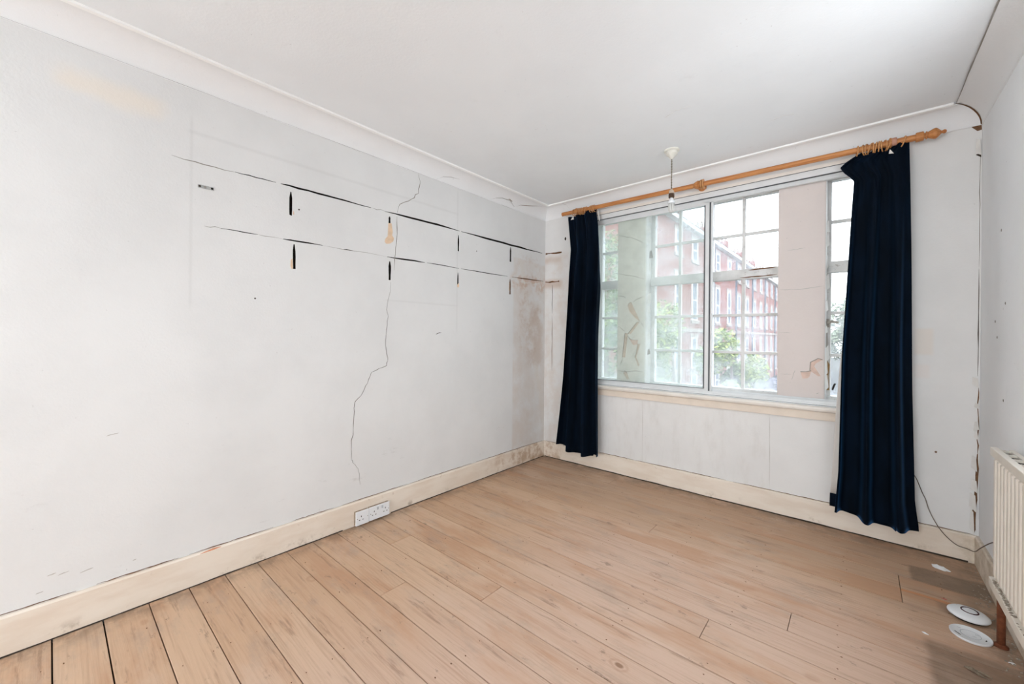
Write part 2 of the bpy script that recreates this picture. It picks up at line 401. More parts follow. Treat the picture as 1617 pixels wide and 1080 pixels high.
def jag(pts, n=3, amp=0.006):
    out = []
    for i in range(len(pts) - 1):
        for k in range(n):
            t = k / n; j = amp if (k or i) else 0
            out.append((pts[i][0] + (pts[i + 1][0] - pts[i][0]) * t + rnd(-j, j), pts[i][1] + (pts[i + 1][1] - pts[i][1]) * t + rnd(-j, j)))
    return out + [pts[-1]]
def ribbon(name, pts, width, to3, face, out, mat, parent, n=3, amp=0.006, taper=True, thick=0.0012):
    """a hairline: a thin irregular sliver lying on a surface; face = surface depth, out = +1/-1 into the room"""
    p = jag(pts, n, amp); N = len(p); up_, dn = [], []
    for i, (a, b) in enumerate(p):
        q0, q1 = p[max(i - 1, 0)], p[min(i + 1, N - 1)]; dx, dy = q1[0] - q0[0], q1[1] - q0[1]; L = math.hypot(dx, dy) or 1
        w = width * rnd(0.4, 1.0) * (0.5 if not taper else min(1, 0.15 + 4 * min(i, N - 1 - i) / N) * 0.5)
        up_.append((a - dy / L * w, b + dx / L * w)); dn.append((a + dy / L * w, b - dx / L * w))
    m = MB(); vs = []
    for a, b in up_ + dn: vs.append(to3(a, b, face + out * thick))
    for a, b in up_ + dn: vs.append(to3(a, b, face - out * 0.002))
    fs = []
    for i in range(N - 1):
        fs += [(i, i + 1, N + i + 1, N + i), (2 * N + i, 2 * N + i + 1, i + 1, i), (N + i, N + i + 1, 3 * N + i + 1, 3 * N + i)]
    return m.add(vs, fs).build(name, mat, parent)
def chip(name, poly, to3, face, out, thick, mat, parent):
    return MB().prism(poly, to3, face - out * 0.002, face + out * thick).build(name, mat, parent)

# ------------------------------------------------------------------ the room shell
T = 0.018
# floor: dark void below the boards, every board a piece of its own
floor = tag(box('floor', M['subfloor'], (-0.2, W + 0.2, -LEN - 0.3, 0.28, -0.16, -0.024)), 'bare sanded pine board floor with narrow dark gaps', kind='structure')
PITCH = 0.149
joints = {9: [0.388, 1.165], 7: [0.772], 19: [2.69], 18: [2.69], 14: [2.295], 17: [1.50], 12: [2.02], 4: [1.72], 2: [2.2], 21: [0.9], 16: [0.62], -2: [1.4], 5: [2.75]}
k = -24
while True:
    y0 = -3.428 + PITCH * k; y1 = y0 + PITCH
    if y0 > -0.005: break
    gap = 0.0018 if k < 14 else (0.0016 if k < 19 else 0.001)
    if k == 0: gap = 0.003
    xs = [0.004] + joints.get(k, []) + [W - 0.004]
    for i in range(len(xs) - 1):
        dz = rnd(-0.0012, 0.0)
        o = box('plank', M['plank'], (xs[i] + (0.0012 if i else 0), xs[i + 1] - 0.0012, y0 + gap, min(y1, -0.002) - gap, -0.024, dz), floor, bevel=0.0014)
    k += 1
nails = MB()
for kk in range(-4, 23):
    for j in range(8):
        for dy in (0.03, 0.118):
            if random.random() < 0.55:
                x = 0.22 + 0.375 * j + rnd(-0.012, 0.012); y = -3.428 + PITCH * kk + dy + rnd(-0.006, 0.006); r = rnd(0.0014, 0.0026)
                nails.prism([(x + r * 1.5 * math.cos(a * 1.047), y + r * math.sin(a * 1.047)) for a in range(6)], toF, -0.004, 0.0004)
nh = nails.build('nail_heads', M['crack_brown'], floor); nh['kind'] = 'stuff'

# left wall, plaster skin cut through by the two shelf grooves and eight bracket slots
def groove_poly(pts, w, amp=0.0025):
    p = jag(pts, 3, 0.0015); N = len(p); u_, d_ = [], []
    for i, (a, b) in enumerate(p):
        e = min(1, 0.12 + 3.2 * min(i, N - 1 - i) / N)
        u_.append((a, b + w * 0.5 * e * rnd(0.55, 1.0) + 0.0008)); d_.append((a, b - w * 0.5 * e * rnd(0.55, 1.0) - 0.0008))
    return u_ + d_[::-1]
def slot_poly(y, zt, zb, w, tilt=0.0):
    n = 5; l, r = [], []
    for i in range(n):
        t = i / (n - 1); z = zt + (zb - zt) * t; ww = w * (0.30 if i == 0 else rnd(0.75, 1.0)) * 0.5
        l.append((y - ww + tilt * t, z)); r.append((y + ww + tilt * t, z + rnd(-0.003, 0.003)))
    return l + r[::-1]
G = [groove_poly([(-2.80, 2.127), (-2.70, 2.129), (-2.60, 2.130)], 0.004),
     groove_poly([(-2.575, 2.130), (-2.53, 2.131), (-2.37, 2.132), (-2.2, 2.132), (-2.01, 2.131)], 0.012),
     groove_poly([(-1.905, 2.131), (-1.69, 2.136), (-1.45, 2.139), (-1.21, 2.134)], 0.015),
     groove_poly([(-1.19, 2.134), (-0.90, 2.134), (-0.552, 2.132), (-0.315, 2.134), (-0.054, 2.135)], 0.019),
     groove_poly([(-2.86, 1.814), (-2.69, 1.815)], 0.004),
     groove_poly([(-2.56, 1.815), (-2.5, 1.815), (-2.335, 1.817)], 0.010),
     groove_poly([(-2.20, 1.816), (-2.14, 1.817)], 0.005),
     groove_poly([(-1.885, 1.816), (-1.69, 1.82), (-1.56, 1.822)], 0.011),
     groove_poly([(-1.54, 1.823), (-1.40, 1.825), (-1.21, 1.823)], 0.005),
     groove_poly([(-1.19, 1.823), (-0.93, 1.824), (-0.60, 1.829)], 0.006)]
Gb = [groove_poly([(-0.54, 1.830), (-0.30, 1.836), (-0.03, 1.843)], 0.010)]
SL = [slot_poly(-2.521, 2.098, 1.962, 0.017), slot_poly(-1.868, 2.104, 2.05, 0.016), slot_poly(-1.221, 2.098, 1.966, 0.018), slot_poly(-0.562, 2.112, 1.971, 0.022),
      slot_poly(-2.501, 1.795, 1.648, 0.018, 0.003), slot_poly(-1.863, 1.788, 1.653, 0.020), slot_poly(-1.223, 1.787, 1.674, 0.015), slot_poly(-0.565, 1.806, 1.660, 0.020)]
def skin_with_holes(outer, holes, to3, face, m):
    loops = [[Vector((a, b, 0)) for a, b in lp] for lp in [outer] + holes]
    tris = geometry.tessellate_polygon(loops); flat = [p for lp in [outer] + holes for p in lp]
    m.add([to3(a, b, face) for a, b in flat], tris)
m = MB(); skin_with_holes([(-LEN - 0.02, -0.03), (0.02, -0.03), (0.02, H + 0.02), (-LEN - 0.02, H + 0.02)], G + Gb + SL, toL, 0.0, m)
m.box(-0.25, -0.016, -LEN - 0.25, 0.3, -0.16, H + 0.2)
wall_left = tag(m.build('wall_left', M['wall_left'], recalc=False, origin=(0, -2, 0)), 'long white plaster wall with shelf grooves and a hairline crack', kind='structure')
def recess(name, hole, mat, parent):
    n = len(hole)
    tri = geometry.tessellate_polygon([[Vector((a, b, 0)) for a, b in hole]])
    MB().add([toL(a, b, 0.0) for a, b in hole] + [toL(a, b, -0.013) for a, b in hole],
             [(i, (i + 1) % n, n + (i + 1) % n, n + i) for i in range(n)] + [tuple(q + n for q in t) for t in tri]).build(name, mat, parent, recalc=False)
for h in G: recess('shelf_groove', h, M['groove'], wall_left)
for h in Gb: recess('shelf_groove', h, M['groove_brown'], wall_left)
for i, h in enumerate(SL): recess('bracket_slot', h, M['groove'] if i not in (7,) else M['groove_brown'], wall_left)
ribbon('crack', [(-3.06, 2.127), (-2.93, 2.124), (-2.80, 2.127)], 0.006, toL, 0, 1, M['crack_soft'], wall_left)
ribbon('crack', [(-2.0, 2.131), (-1.9, 2.131)], 0.004, toL, 0, 1, M['crack_soft'], wall_left)
ribbon('crack', [(-2.93, 1.811), (-2.86, 1.814)], 0.004, toL, 0, 1, M['crack_soft'], wall_left)
ribbon('crack', [(-2.69, 1.815), (-2.56, 1.815)], 0.003, toL, 0, 1, M['crack_soft'], wall_left)
ribbon('crack', [(-2.335, 1.817), (-1.89, 1.816)], 0.003, toL, 0, 1, M['crack_soft'], wall_left)
ribbon('crack', [(-1.624, 2.484), (-1.612, 2.412), (-1.628, 2.335), (-1.684, 2.273), (-1.782, 2.215), (-1.807, 2.145)], 0.007, toL, 0, 1, M['crack_soft'], wall_left)
ribbon('crack', [(-1.808, 2.12), (-1.811, 1.989), (-1.815, 1.851), (-1.829, 1.727)], 0.006, toL, 0, 1, M['crack_soft'], wall_left)
ribbon('crack', [(-1.855, 1.64), (-1.859, 1.574), (-1.888, 1.438), (-1.872, 1.393), (-1.886, 1.303), (-1.89, 1.192), (-1.874, 1.102), (-1.879, 1.044), (-1.933, 1.029), (-2.0, 1.007), (-2.027, 0.935), (-2.059, 0.874), (-2.112, 0.817), (-2.12, 0.755), (-2.124, 0.63), (-2.14, 0.537), (-2.139, 0.457), (-2.126, 0.421), (-2.086, 0.369), (-2.071, 0.259)],
       0.0040, toL, 0, 1, M['crack_mid'], wall_left, amp=0.004)
ribbon('scratch', [(-1.449, 1.271), (-1.42, 1.283), (-1.392, 1.285)], 0.008, toL, 0, 1, M['crack'], wall_left, amp=0.001)
chip('bare_plaster_patch', [(-1.878, 2.055), (-1.852, 2.06), (-1.842, 2.0), (-1.846, 1.975), (-1.831, 1.955), (-1.838, 1.932), (-1.862, 1.914), (-1.892, 1.906), (-1.905, 1.918), (-1.900, 1.94), (-1.882, 1.962), (-1.880, 2.0)], toL, 0, 1, 0.001, M['filler_orange'], wall_left)
for poly in ([(-2.518, 1.70), (-2.509, 1.71), (-2.506, 1.650), (-2.512, 1.646), (-2.520, 1.665)], [(-2.503, 1.985), (-2.507, 1.99), (-2.508, 1.97), (-2.502, 1.968)],
             [(-1.215, 1.70), (-1.208, 1.68), (-1.212, 1.665), (-1.228, 1.664), (-1.232, 1.68)], [(-0.575, 1.78), (-0.580, 1.70), (-0.572, 1.69)]):
    chip('bare_plaster_patch', poly, toL, 0, 1, 0.0008, M['filler_orange'], wall_left)
for py, pz in ((-2.475, 2.005), (-1.01, 2.0), (-2.70, 1.46)): chip('nail_hole', [(py + 0.005 * math.cos(a), pz + 0.005 * math.sin(a)) for a in (0, 1, 2, 3, 4, 5)], toL, 0, 1, 0.0006, M['crack'], wall_left)
for (py, pz, s_) in ((-3.254, 0.81, 0.02), (-3.397, 0.253, 0.016), (-3.33, 0.236, 0.02), (-3.462, 0.202, 0.01), (-3.179, 0.218, 0.006), (-3.43, 0.262, 0.012)):
    ribbon('scuff', [(py - s_, pz - s_ * 0.2), (py, pz), (py + s_, pz + s_ * 0.15)], 0.005, toL, 0, 1, M['scuff'], wall_left, amp=0.001)
# ragged joint line above the skirting
for a0, a1 in ((-3.7, -3.36), (-3.3, -3.02), (-2.98, -2.60), (-2.5, -2.25), (-2.2, -1.7), (-1.68, -1.05), (-1.0, -0.03)):
    ribbon('joint_line', [(a0, 0.161), ((a0 + a1) / 2, 0.1605), (a1, 0.161)], 0.005, toL, 0.0, 1, M['crack_brown'], wall_left, n=8, amp=0.0015)

# window wall, opening for the three-light window, reveal and two plastered piers
OX0, OX1, OZ0, OZ1 = 0.50, 2.665, 0.79, 2.425
m = MB(); skin_with_holes([(-0.02, -0.03), (W + 0.02, -0.03), (W + 0.02, H + 0.02), (-0.02, H + 0.02)], [[(OX0, OZ0), (OX0, OZ1), (OX1, OZ1), (OX1, OZ0)]], toB, 0.0, m)
for b in ((-0.25, OX0, 0.012, 0.30, -0.16, H + 0.2), (OX1, W + 0.25, 0.012, 0.30, -0.16, H + 0.2), (OX0, OX1, 0.012, 0.30, OZ1, H + 0.2), (OX0, OX1, 0.012, 0.30, -0.16, OZ0)): m.box(*b)
for q in (((OX0, OZ0), (OX0, OZ1)), ((OX0, OZ1), (OX1, OZ1)), ((OX1, OZ1), (OX1, OZ0)), ((OX1, OZ0), (OX0, OZ0))):
    (a, b), (c, d) = q; m.add([(a, 0, b), (c, 0, d), (c, 0.012, d), (a, 0.012, b)], [(0, 1, 2, 3)])
wall_back = tag(m.build('wall_back', M['wall_back'], recalc=False, origin=(1.5, 0, 0)), 'patched white window wall with flaking right corner', kind='structure')
pier_l = MB().box(0.801, 1.071, 0.06, 0.27, OZ0, OZ1).build('pier', M['pier1'], wall_back, bevel=0.006)
pier_r = MB().box(2.070, 2.345, 0.06, 0.27, OZ0, OZ1).build('pier', M['pier2'], wall_back, bevel=0.006)
box('reveal_lining', M['timber'], (1.0705, 1.0745, 0.068, 0.185, OZ0 + 0.01, OZ1 - 0.01), pier_l, 0.001)
box('reveal_lining', M['timber'], (2.3445, 2.3485, 0.068, 0.185, OZ0 + 0.01, OZ1 - 0.01), pier_r, 0.001)
pier_l['label'] = 'greenish white pier with peeling paint'; pier_r['label'] = 'pinkish white pier with one peeled patch'
F6 = 0.06
def patch(poly, mat, par, lip=True):
    o = chip('peeled_patch', poly, toB, F6, -1, 0.0012, mat, par)
    if lip:      # curled edge of paint standing proud on the upper left side
        n = len(poly); c = (sum(p[0] for p in poly) / n, sum(p[1] for p in poly) / n)
        e = [p for p in poly if p[1] >= c[1] - 0.02 or p[0] < c[0]]
        e = sorted(e, key=lambda p: math.atan2(p[1] - c[1], p[0] - c[0]))
        ribbon('paint_edge', poly[:max(3, n // 2)], 0.006, toB, F6, -1, M['crack_soft'], par, n=1, amp=0, taper=False, thick=0.004)
patch([(0.906, 1.548), (0.918, 1.578), (0.940, 1.583), (0.960, 1.536), (1.025, 1.402), (0.982, 1.433), (0.923, 1.496)], M['plaster_cream'], pier_l)
patch([(0.908, 1.291), (0.993, 1.398), (1.019, 1.397), (0.935, 1.291)], M['plaster_cream'], pier_l)
patch([(0.855, 1.072), (0.881, 1.301), (0.908, 1.291), (0.883, 1.073)], M['plaster_cream'], pier_l)
patch([(0.919, 1.25), (0.95, 1.236), (1.005, 1.236), (1.0, 1.195), (0.958, 1.189)], M['plaster_pink'], pier_l)
patch([(0.980, 1.077), (1.005, 1.2), (1.026, 1.2), (0.991, 1.078), (1.023, 1.008), (1.007, 0.997)], M['plaster_cream'], pier_l)
patch([(0.87, 0.92), (0.88, 0.95), (0.905, 0.93), (0.925, 0.875), (0.905, 0.87)], M['plaster_cream'], pier_l)
for pts in ([(0.808, 1.364), (0.886, 1.311)], [(1.054, 1.628), (1.0, 1.612), (0.954, 1.585)], [(0.805, 1.647), (0.86, 1.642), (0.894, 1.621)], [(0.803, 0.95), (0.87, 0.94), (0.965, 0.954), (1.06, 0.95)],
            [(0.806, 2.219), (0.93, 2.18), (1.06, 2.104)], [(0.805, 1.856), (0.93, 1.83), (1.06, 1.79)], [(1.025, 1.40), (1.045, 1.38), (1.06, 1.35)], [(0.86, 1.07), (0.83, 0.99)], [(0.88, 1.30), (0.91, 1.27), (0.94, 1.24)]):
    ribbon('crack', pts, 0.006, toB, F6, -1, M['crack_soft'], pier_l, amp=0.003)
patch([(2.264, 1.040), (2.267, 1.098), (2.31, 1.127), (2.334, 1.119), (2.296, 1.09), (2.288, 1.07), (2.325, 1.004), (2.31, 1.003)], M['plaster_pink'], pier_r)
patch([(2.210, 1.028), (2.240, 1.030), (2.272, 1.038), (2.262, 0.996), (2.250, 0.984), (2.222, 0.980)], M['plaster_pink'], pier_r)
for pts in ([(2.125, 1.903), (2.18, 1.902), (2.233, 1.910)], [(2.075, 1.307), (2.156, 1.307)], [(2.09, 1.006), (2.158, 1.004)], [(2.178, 1.04), (2.168, 1.0), (2.160, 0.965)], [(2.075, 1.62), (2.2, 1.615), (2.34, 1.63)], [(2.30, 0.88), (2.318, 0.888)]):
    ribbon('crack', pts, 0.005, toB, F6, -1, M['scuff'], pier_r, amp=0.002)
# flaking paint on the pier sides that face the camera
for px, par, zz in ((1.071, pier_l, [1.0, 1.1, 1.24, 1.33, 1.47, 1.56, 1.86, 1.98, 2.10, 2.2, 2.3]), (2.345, pier_r, [0.9, 1.0, 1.1, 1.2, 1.3, 1.45, 1.6, 1.75, 1.9, 2.0])):
    for z in zz:
        a = rnd(0.09, 0.13); h = rnd(0.05, 0.13); w_ = rnd(0.03, 0.06); lift = rnd(0.008, 0.020)
        px0 = px; px = px0 + 0.0035
        MB().add([(px, a, z), (px + lift, a + w_, z + h * 0.2), (px + lift * 0.6, a + w_ * 0.7, z + h), (px, a + w_ * 0.1, z + h * 0.8),
                  (px - 0.002, a, z), (px - 0.001, a + w_, z + h * 0.2), (px - 0.001, a + w_ * 0.7, z + h), (px - 0.002, a + w_ * 0.1, z + h * 0.8)],
                 [(0, 1, 2, 3), (4, 5, 6, 7), (0, 1, 5, 4), (1, 2, 6, 5), (2, 3, 7, 6), (3, 0, 4, 7)]).build('paint_flake', M['flake'] if random.random() < 0.65 else M['crack_soft'], par); px = px0
# marks on the window wall
ribbon('shelf_groove', [(0.005, 2.135), (0.10, 2.128), (0.208, 2.128)], 0.022, toB, 0, -1, M['groove_brown'], wall_back, taper=False)
ribbon('shelf_groove', [(0.005, 1.838), (0.10, 1.834), (0.182, 1.833)], 0.018, toB, 0, -1, M['groove_brown'], wall_back, taper=False)
ribbon('crack', [(0.095, 1.80), (0.098, 1.70), (0.094, 1.60), (0.097, 1.50)], 0.008, toB, 0, -1, M['crack'], wall_back, amp=0.002)
ribbon('crack', [(0.095, 1.48), (0.098, 1.2), (0.096, 0.9)], 0.007, toB, 0, -1, M['crack_brown'], wall_back, amp=0.003)
chip('screw_hole', [(0.252 + 0.011 * math.cos(a), 2.26 + 0.018 * math.sin(a)) for a in (0, 1, 2, 3, 4, 5)], toB, 0, -1, 0.001, M['crack'], wall_back)
ribbon('board_joint', [(2.035, 0.705), (2.036, 0.43), (2.037, 0.165)], 0.004, toB, 0, -1, M['scuff'], wall_back, amp=0.0006)
ribbon('board_joint', [(1.08, 0.70), (1.083, 0.165)], 0.003, toB, 0, -1, M['scuff'], wall_back, amp=0.0006)
for a0, a1 in ((0.03, 0.6), (0.62, 1.0), (1.02, 1.75), (1.8, 2.6), (2.62, 3.02)):
    ribbon('joint_line', [(a0, 0.160), ((a0 + a1) / 2, 0.1605), (a1, 0.160)], 0.006, toB, 0, -1, M['crack_brown'], wall_back, n=7, amp=0.0015)
ribbon('crack', [(2.60, 2.478), (2.80, 2.482), (3.03, 2.484)], 0.005, toB, 0, -1, M['crack_soft'], wall_back, amp=0.0008)
chip('screw_hole', [(2.60 + 0.007 * math.cos(a), 2.505 + 0.007 * math.sin(a)) for a in (0, 1, 2, 3, 4, 5)], toB, -0.003, -1, 0.001, M['crack'], wall_back)
chip('nail_hole', [(2.872 + 0.006 * math.cos(a), 0.60 + 0.006 * math.sin(a)) for a in (0, 1, 2, 3, 4, 5)], toB, 0, -1, 0.001, M['crack_brown'], wall_back)
# split corner between the window wall and the right wall
cx = W - 0.006
ribbon('corner_crack', [(cx, 2.36), (cx - 0.002, 2.1), (cx, 1.9), (cx - 0.002, 1.68)], 0.004, toB, 0, -1, M['crack_soft'], wall_back, amp=0.002)
ribbon('corner_crack', [(cx - 0.002, 1.67), (cx - 0.003, 1.3), (cx - 0.004, 1.06)], 0.006, toB, 0, -1, M['crack_mid'], wall_back, amp=0.0015)
ribbon('corner_crack', [(cx, 1.0), (cx - 0.002, 0.9), (cx - 0.001, 0.7), (cx, 0.6)], 0.007, toB, 0, -1, M['crack_brown'], wall_back, amp=0.003)
ribbon('corner_crack', [(cx - 0.002, 0.62), (cx - 0.006, 0.50), (cx - 0.006, 0.36), (cx - 0.012, 0.24), (cx - 0.012, 0.17)], 0.016, toB, 0, -1, M['crack_brown'], wall_back, amp=0.004)
def flake(x0, x1, z0, z1, lift, skew=0.0):
    MB().add([(x0, -0.001, z0 + skew), (x1, -lift, z0), (x1 - 0.004, -lift * 0.8, z1), (x0 + 0.004, -0.001, z1 + skew * 0.4),
              (x0, 0.001, z0 + skew), (x1, -lift + 0.002, z0), (x1 - 0.004, -lift * 0.8 + 0.002, z1), (x0 + 0.004, 0.001, z1 + skew * 0.4)],
             [(0, 1, 2, 3), (4, 5, 6, 7), (0, 1, 5, 4), (1, 2, 6, 5), (2, 3, 7, 6), (3, 0, 4, 7)]).build('paint_flake', M['flake'], wall_back)
for a in ((W - 0.032, W - 0.006, 0.995, 1.048, 0.010, 0.02), (W - 0.022, W - 0.004, 0.875, 0.905, 0.010, 0.01), (W - 0.024, W - 0.004, 0.76, 0.805, 0.012, -0.01),
          (W - 0.022, W - 0.006, 0.70, 0.745, 0.010, 0.015), (W - 0.032, W - 0.010, 0.52, 0.60, 0.012, 0.02), (W - 0.034, W - 0.008, 0.40, 0.468, 0.014, 0.02), (W - 0.038, W - 0.012, 0.29, 0.385, 0.016, 0.03),
          (W - 0.036, W - 0.018, 0.165, 0.29, 0.010, 0.03), (W - 0.026, W - 0.004, 2.31, 2.40, 0.010, 0.02)): flake(*a)
chip('broken_plaster', [(W - 0.045, 2.487), (W - 0.004, 2.494), (W - 0.002, 2.455), (W - 0.018, 2.452)], toB, 0, -1, 0.002, M['crack_brown'], wall_back)
chip('broken_plaster', [(W - 0.024, 2.318), (W - 0.004, 2.326), (W - 0.004, 2.300)], toB, 0, -1, 0.002, M['crack'], wall_back)

# right and rear walls, ceiling
SY0, SY1, SZ0, SZ1 = -2.60, -1.12, 0.93, 2.38
m = MB()
for b in ((W, W + 0.25, SY1, 0.012, -0.16, H + 0.2), (W, W + 0.25, -LEN - 0.25, SY0, -0.16, H + 0.2), (W, W + 0.25, SY0, SY1, -0.16, SZ0), (W, W + 0.25, SY0, SY1, SZ1, H + 0.2)): m.box(*b)
wall_right = tag(m.build('wall_right', M['wall_right'], origin=(W, -2, 0)), 'plain greyish white wall behind the radiator', kind='structure')
for a, b in ((-0.42, 1.80), (-0.50, 1.44), (-0.36, 1.28), (-0.48, 0.98), (-0.32, 1.36)):
    chip('nail_hole', [(a + 0.007 * math.cos(t), b + 0.007 * math.sin(t)) for t in (0, 1, 2, 3, 4, 5)], toR, 0, -1, 0.001, M['crack_soft'], wall_right)
RX0, RX1, RZ0, RZ1 = 0.34, 2.56, 0.45, 2.40
m = MB()
for b in ((-0.25, RX0, -LEN - 0.25, -LEN, -0.16, H + 0.2), (RX1, W + 0.25, -LEN - 0.25, -LEN, -0.16, H + 0.2), (RX0, RX1, -LEN - 0.25, -LEN, RZ1, H + 0.2), (RX0, RX1, -LEN - 0.25, -LEN, -0.16, RZ0)): m.box(*b)
wall_rear = tag(m.build('wall_rear', M['wall_rear'], origin=(1.5, -LEN, 0)), 'white plaster wall with a large window added for light at the back of the room', kind='structure')
ceiling = tag(box('ceiling', M['ceiling'], (-0.25, W + 0.25, -LEN - 0.25, 0.30, H, H + 0.22)), 'flat white ceiling with faint patch marks', kind='structure')
for pts in ([(1.62, -1.0), (1.70, -1.04), (1.78, -1.03)], [(2.1, -0.55), (2.18, -0.57), (2.22, -0.55)]):
    ribbon('scuff', pts, 0.003, toC, 0, -1, M['ceil_mark'], ceiling, amp=0.002)

# cove mouldings, mitred in the corners
R0 = 0.115
def cove_profile(bead):
    p = [(0.0, H - R0 - 0.004), (0.004, H - R0 - 0.002)]
    for i in range(13):
        t = i / 12 * math.pi / 2; p.append((R0 - (R0 - 0.002) * math.cos(t), H - R0 + (R0 - 0.006) * math.sin(t)))
    return p
def cove(name, side, label):
    P = cove_profile(True)
    def put(a, z, e):
        if side == 'left': return (a, (-a if e else -LEN + a), z)
        if side == 'right': return (W - a, (-a if e else -LEN + a), z)
        if side == 'back': return ((W - a if e else a), -a, z)
        return ((W - a if e else a), -LEN + a, z)
    n = len(P); m = MB().add([put(a, z, 0) for a, z in P] + [put(a, z, 1) for a, z in P], [(i, i + 1, n + i + 1, n + i) for i in range(n - 1)])
    o = m.build(name, M['cove'], smooth=True); tag(o, label, kind='structure')
    if side != 'right':
        a0, a1, z0 = R0 - 0.006, R0 + 0.010, H - 0.014
        b = MB().add([put(a0, H, 0), put(a0, z0, 0), put(a1, z0 + 0.003, 0), put(a1, H, 0), put(a0, H, 1), put(a0, z0, 1), put(a1, z0 + 0.003, 1), put(a1, H, 1)],
                     [(0, 1, 5, 4), (1, 2, 6, 5), (2, 3, 7, 6)])
        b.build('bead', M['bead'], o)
    else:
        ribbon('crack', [(W - R0, -0.12), (W - R0, -0.6), (W - R0 + 0.001, -1.3), (W - R0, -2.4)], 0.006, toC, -0.006, -1, M['crack_soft'], o, n=6, amp=0.0015)
    return o
cv_l = cove('trim_1', 'left', 'curved plaster coving along the left wall')
cv_b = cove('trim_2', 'back', 'curved plaster coving above the curtain pole')
cv_r = cove('trim_3', 'right', 'curved plaster coving along the right wall')
cove('trim_4', 'rear', 'curved plaster coving at the back of the room')
def cove_crack(pts, w, mat, par, side='left'):       # pts: (along, t) with t 0..1 up the curve
    vs = []; N = len(pts)
    for s_ in (-1, 1):
        for i, (y, t) in enumerate(pts):
            th = min(1, max(0, t)) * math.pi / 2 + s_ * w / R0 * (0.2 + 0.8 * min(1, 3 * min(i, N - 1 - i) / N)) * 0.5
            a = R0 - (R0 - 0.004) * math.cos(th) + 0.0012; z = H - R0 + (R0 - 0.008) * math.sin(th)
            vs.append((a, y + s_ * w * 0.3, z) if side == 'left' else (y, -a, z))
    MB().add(vs, [(i, i + 1, N + i + 1, N + i) for i in range(N - 1)]).build('crack', mat, par)
cove_crack([(-1.46, 0.02), (-1.40, 0.25), (-1.33, 0.36), (-1.24, 0.42)], 0.004, M['crack_soft'], cv_l)
cove_crack([(-0.86, 0.02), (-0.78, 0.22), (-0.70, 0.34), (-0.60, 0.36), (-0.52, 0.12)], 0.005, M['crack_soft'], cv_l)
cove_crack([(-0.66, 0.30), (-0.62, 0.42), (-0.57, 0.36), (-0.60, 0.26)], 0.006, M['crack_brown'], cv_l)
cove_crack([(-0.52, 0.14), (-0.44, 0.34), (-0.36, 0.44), (-0.28, 0.56), (-0.2, 0.72), (-0.14, 0.85)], 0.006, M['crack_brown'], cv_l)
cove_crack([(0.27, 0.94), (0.30, 0.7), (0.315, 0.4)], 0.006, M['crack_soft'], cv_b, 'back')
ribbon('joint_line', [(-3.9, 2.4845), (-3.0, 2.4845), (-2.0, 2.4845), (-1.2, 2.484), (-0.5, 2.483)], 0.0035, toL, 0.001, 1, M['crack_soft'], wall_left, n=5, amp=0.0006, taper=False)
# open mitre in the right-hand corner
mp = []
for i in range(9):
    t = i / 8 * math.pi / 2; a = R0 - (R0 - 0.002) * math.cos(t) + 0.002; mp.append((a, H - R0 + (R0 - 0.006) * math.sin(t) - 0.001))
vs = []
for a, z in mp: vs.append((W - a - 0.003, -a - 0.0005, z))
for i, (a, z) in enumerate(mp): w_ = 0.004 + 0.007 * max(0, math.sin(i / 8 * 3.4)); vs.append((W - a + 0.001, -a - 0.0015 - w_, z - 0.001))
MB().add(vs, [(i, i + 1, 9 + i + 1, 9 + i) for i in range(8)]).build('mitre_crack', M['crack_brown'], cv_r)

# skirting boards (mitred boxes with an eased top edge)
HB = 0.158
def skirting(name, side, label):
    P = [(0.0, 0.001), (T, 0.001), (T, HB - 0.008), (T - 0.006, HB), (0.0, HB)]
    def put(a, z, e):
        if side == 'left': return (a, (-a if e else -LEN + a), z)
        if side == 'right': return (W - a, (-a if e else -LEN + a), z)
        if side == 'back': return ((W - a if e else a), -a, z)
        return ((W - a if e else a), -LEN + a, z)
    n = 5; m = MB().add([put(a, z, 0) for a, z in P] + [put(a, z, 1) for a, z in P], [(i, (i + 1) % n, n + (i + 1) % n, n + i) for i in range(n)] + [(0, 1, 2, 3, 4), (9, 8, 7, 6, 5)])
    return tag(m.build(name, M['skirting']), label, kind='structure')
sk_l = skirting('baseboard_left', 'left', 'cream painted skirting board along the left wall')
sk_b = skirting('baseboard_back', 'back', 'cream painted skirting board under the window')
sk_r = skirting('baseboard_right', 'right', 'grimy cream skirting board below the radiator')
skirting('baseboard_rear', 'rear', 'cream skirting board at the back of the room')
ribbon('red_stain', [(-2.94, 0.151), (-2.90, 0.154), (-2.85, 0.155)], 0.010, toL, T - 0.002, 1, simple('red_lead_paint', (214, 150, 116), 0.7), sk_l, amp=0.001)
for a0, a1 in ((-3.9, -2.9), (-2.9, -2.2), (-1.85, -0.9), (-0.9, -0.03)):
    ribbon('floor_gap', [(a0, 0.003), (a1, 0.003)], 0.007, toL, T, 1, M['crack'], sk_l, n=9, amp=0.0008, taper=False)
for a0, a1 in ((0.03, 0.8), (0.8, 2.0), (2.0, 3.0)):
    ribbon('floor_gap', [(a0, 0.004), (a1, 0.004)], 0.012, toB, -T, -1, M['crack'], sk_b, n=9, amp=0.001, taper=False)

